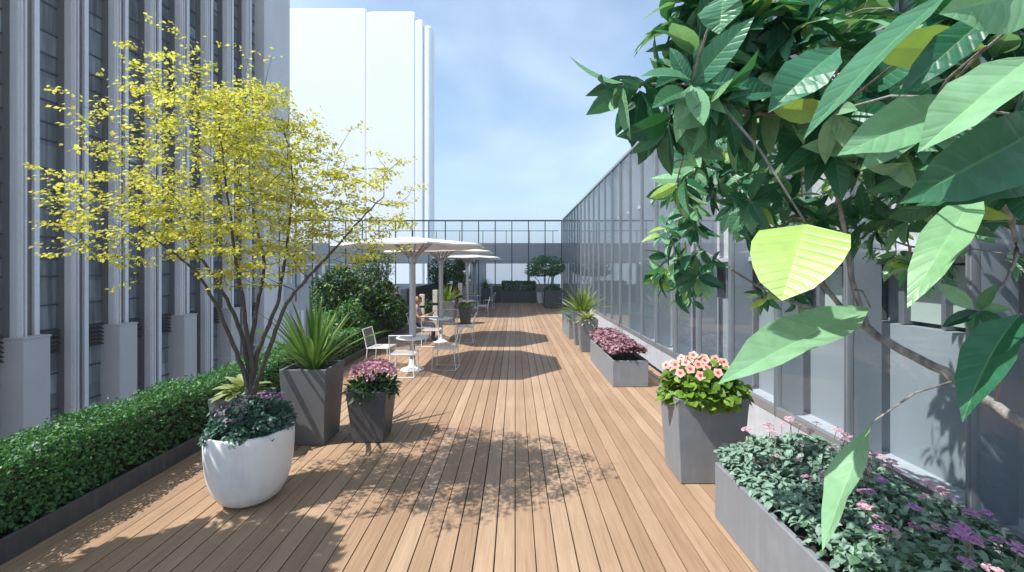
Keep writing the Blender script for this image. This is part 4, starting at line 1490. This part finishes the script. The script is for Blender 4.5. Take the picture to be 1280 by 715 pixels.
hero((1320, 215), (1150, 250), 1.0, .98, 60, 0, .6, .1, .3)
hero((905, -8), (898, 42), 1.2, 1.2, 52, 0, .3, .1, .3)
hero((1050, 60), (960, 130), 1.3, 1.3, 60, 0, .5, .3, .4)
wd.build('trunk', M['bark'], bt, smooth=True)
cr.build('crown', [L['big'], L['bigpale'], L['young']], bt)

# ------------------------------------------------------------------ air
hm_, hnt, hout = mat('thin_haze')
pv = N(hnt, 'ShaderNodeVolumePrincipled')
pv.inputs['Color'].default_value = (.93, .96, 1, 1)
pv.inputs['Density'].default_value = HAZE
pv.inputs['Anisotropy'].default_value = .25
hnt.links.new(pv.outputs[0], hout.inputs['Volume'])
if HAZE > 0:
    hb = MB(); hb.box(-4050, 4050, -3050, 6050, -27, 116)
    ho_ = hb.build('haze', hm_)
    tag(ho_, 'thin pale haze hanging in the air over the terrace and city', 'haze', None, 'stuff')
# ------------------------------------------------------------------ light, sky, camera
to_sun = V((-.528, -.208, .823)).normalized()
sl = bpy.data.lights.new('sun', 'SUN')
sl.energy = 4.9
sl.angle = math.radians(.5)
sl.color = (1, .97, .925)
so = bpy.data.objects.new('sun', sl)
COL.objects.link(so)
so.rotation_euler = (-to_sun).to_track_quat('-Z', 'Y').to_euler()
so.location = (-20, -8, 40)

W = bpy.data.worlds.new('World')
S.world = W
W.use_nodes = True
nt = W.node_tree
nt.nodes.clear()
wo = nt.nodes.new('ShaderNodeOutputWorld')
bg = nt.nodes.new('ShaderNodeBackground')
sky = nt.nodes.new('ShaderNodeTexSky')
sky.sky_type = 'NISHITA'
sky.sun_disc = False
sky.sun_elevation = math.asin(to_sun.z)
sky.sun_rotation = math.atan2(to_sun.x, to_sun.y)
sky.air_density = 1.0
sky.dust_density = .6
sky.ozone_density = 1.2
sky.altitude = 50
tc = N(nt, 'ShaderNodeTexCoord')
sep = N(nt, 'ShaderNodeSeparateXYZ')
nt.links.new(tc.outputs['Generated'], sep.inputs[0])
mxz = N(nt, 'ShaderNodeMath', operation='ADD'); mxz.inputs[1].default_value = .22
ab = N(nt, 'ShaderNodeMath', operation='ABSOLUTE')
nt.links.new(sep.outputs[2], ab.inputs[0])
nt.links.new(ab.outputs[0], mxz.inputs[0])
dv = N(nt, 'ShaderNodeVectorMath', operation='DIVIDE')
cmb = N(nt, 'ShaderNodeCombineXYZ')
for q in range(3):
    nt.links.new(mxz.outputs[0], cmb.inputs[q])
nt.links.new(tc.outputs['Generated'], dv.inputs[0])
nt.links.new(cmb.outputs[0], dv.inputs[1])
mp = N(nt, 'ShaderNodeMapping')
mp.inputs['Scale'].default_value = (1.0, 1.0, 1.0)
mp.inputs['Location'].default_value = (.35, .1, 0)
nt.links.new(dv.outputs[0], mp.inputs[0])
nz = N(nt, 'ShaderNodeTexNoise', Scale=1.5, Detail=6.0, Roughness=.5, Distortion=.25)
nt.links.new(mp.outputs[0], nz.inputs['Vector'])
cr_ = ramp(nt, [(.38, (0, 0, 0)), (.80, (1, 1, 1))])
nt.links.new(nz.outputs['Fac'], cr_.inputs['Fac'])
cm = N(nt, 'ShaderNodeMath', operation='MULTIPLY'); cm.inputs[1].default_value = .5
nt.links.new(cr_.outputs[0], cm.inputs[0])
mx = N(nt, 'ShaderNodeMixRGB')
nt.links.new(cm.outputs[0], mx.inputs[0])
nt.links.new(sky.outputs[0], mx.inputs[1])
mx.inputs[2].default_value = (6.3, 6.5, 6.9, 1)
hzr = ramp(nt, [(.0, (.85, .85, .85)), (.05, (.7, .7, .7)), (.28, (0, 0, 0))])
nt.links.new(ab.outputs[0], hzr.inputs['Fac'])
mh = N(nt, 'ShaderNodeMixRGB')
nt.links.new(hzr.outputs[0], mh.inputs[0])
nt.links.new(mx.outputs[0], mh.inputs[1])
mh.inputs[2].default_value = (3.0, 4.2, 5.1, 1)
tint = N(nt, 'ShaderNodeMixRGB', blend_type='MULTIPLY')
tint.inputs[0].default_value = 1
tint.inputs[2].default_value = (.87, .985, 1.0, 1)
nt.links.new(mh.outputs[0], tint.inputs[1])
nt.links.new(tint.outputs[0], bg.inputs[0])
bg.inputs[1].default_value = .15
nt.links.new(bg.outputs[0], wo.inputs[0])

cd = bpy.data.cameras.new('camera')
cd.sensor_width = 36
cd.lens = 36 * F / 1280
cd.shift_x = -(CX - 640) / 1280
cd.shift_y = (CY - 357.5) / 1280
cd.clip_start = .02
cd.clip_end = 12000
co = bpy.data.objects.new('camera', cd)
COL.objects.link(co)
co.location = (0, 0, H)
co.rotation_euler = (math.pi / 2, 0, 0)
S.camera = co
S.view_settings.view_transform = 'Standard'
S.view_settings.look = 'None'
S.view_settings.exposure = .72
S.view_settings.gamma = 1
S.render.engine = 'CYCLES'
S.cycles.max_bounces = 8
S.cycles.transparent_max_bounces = 24
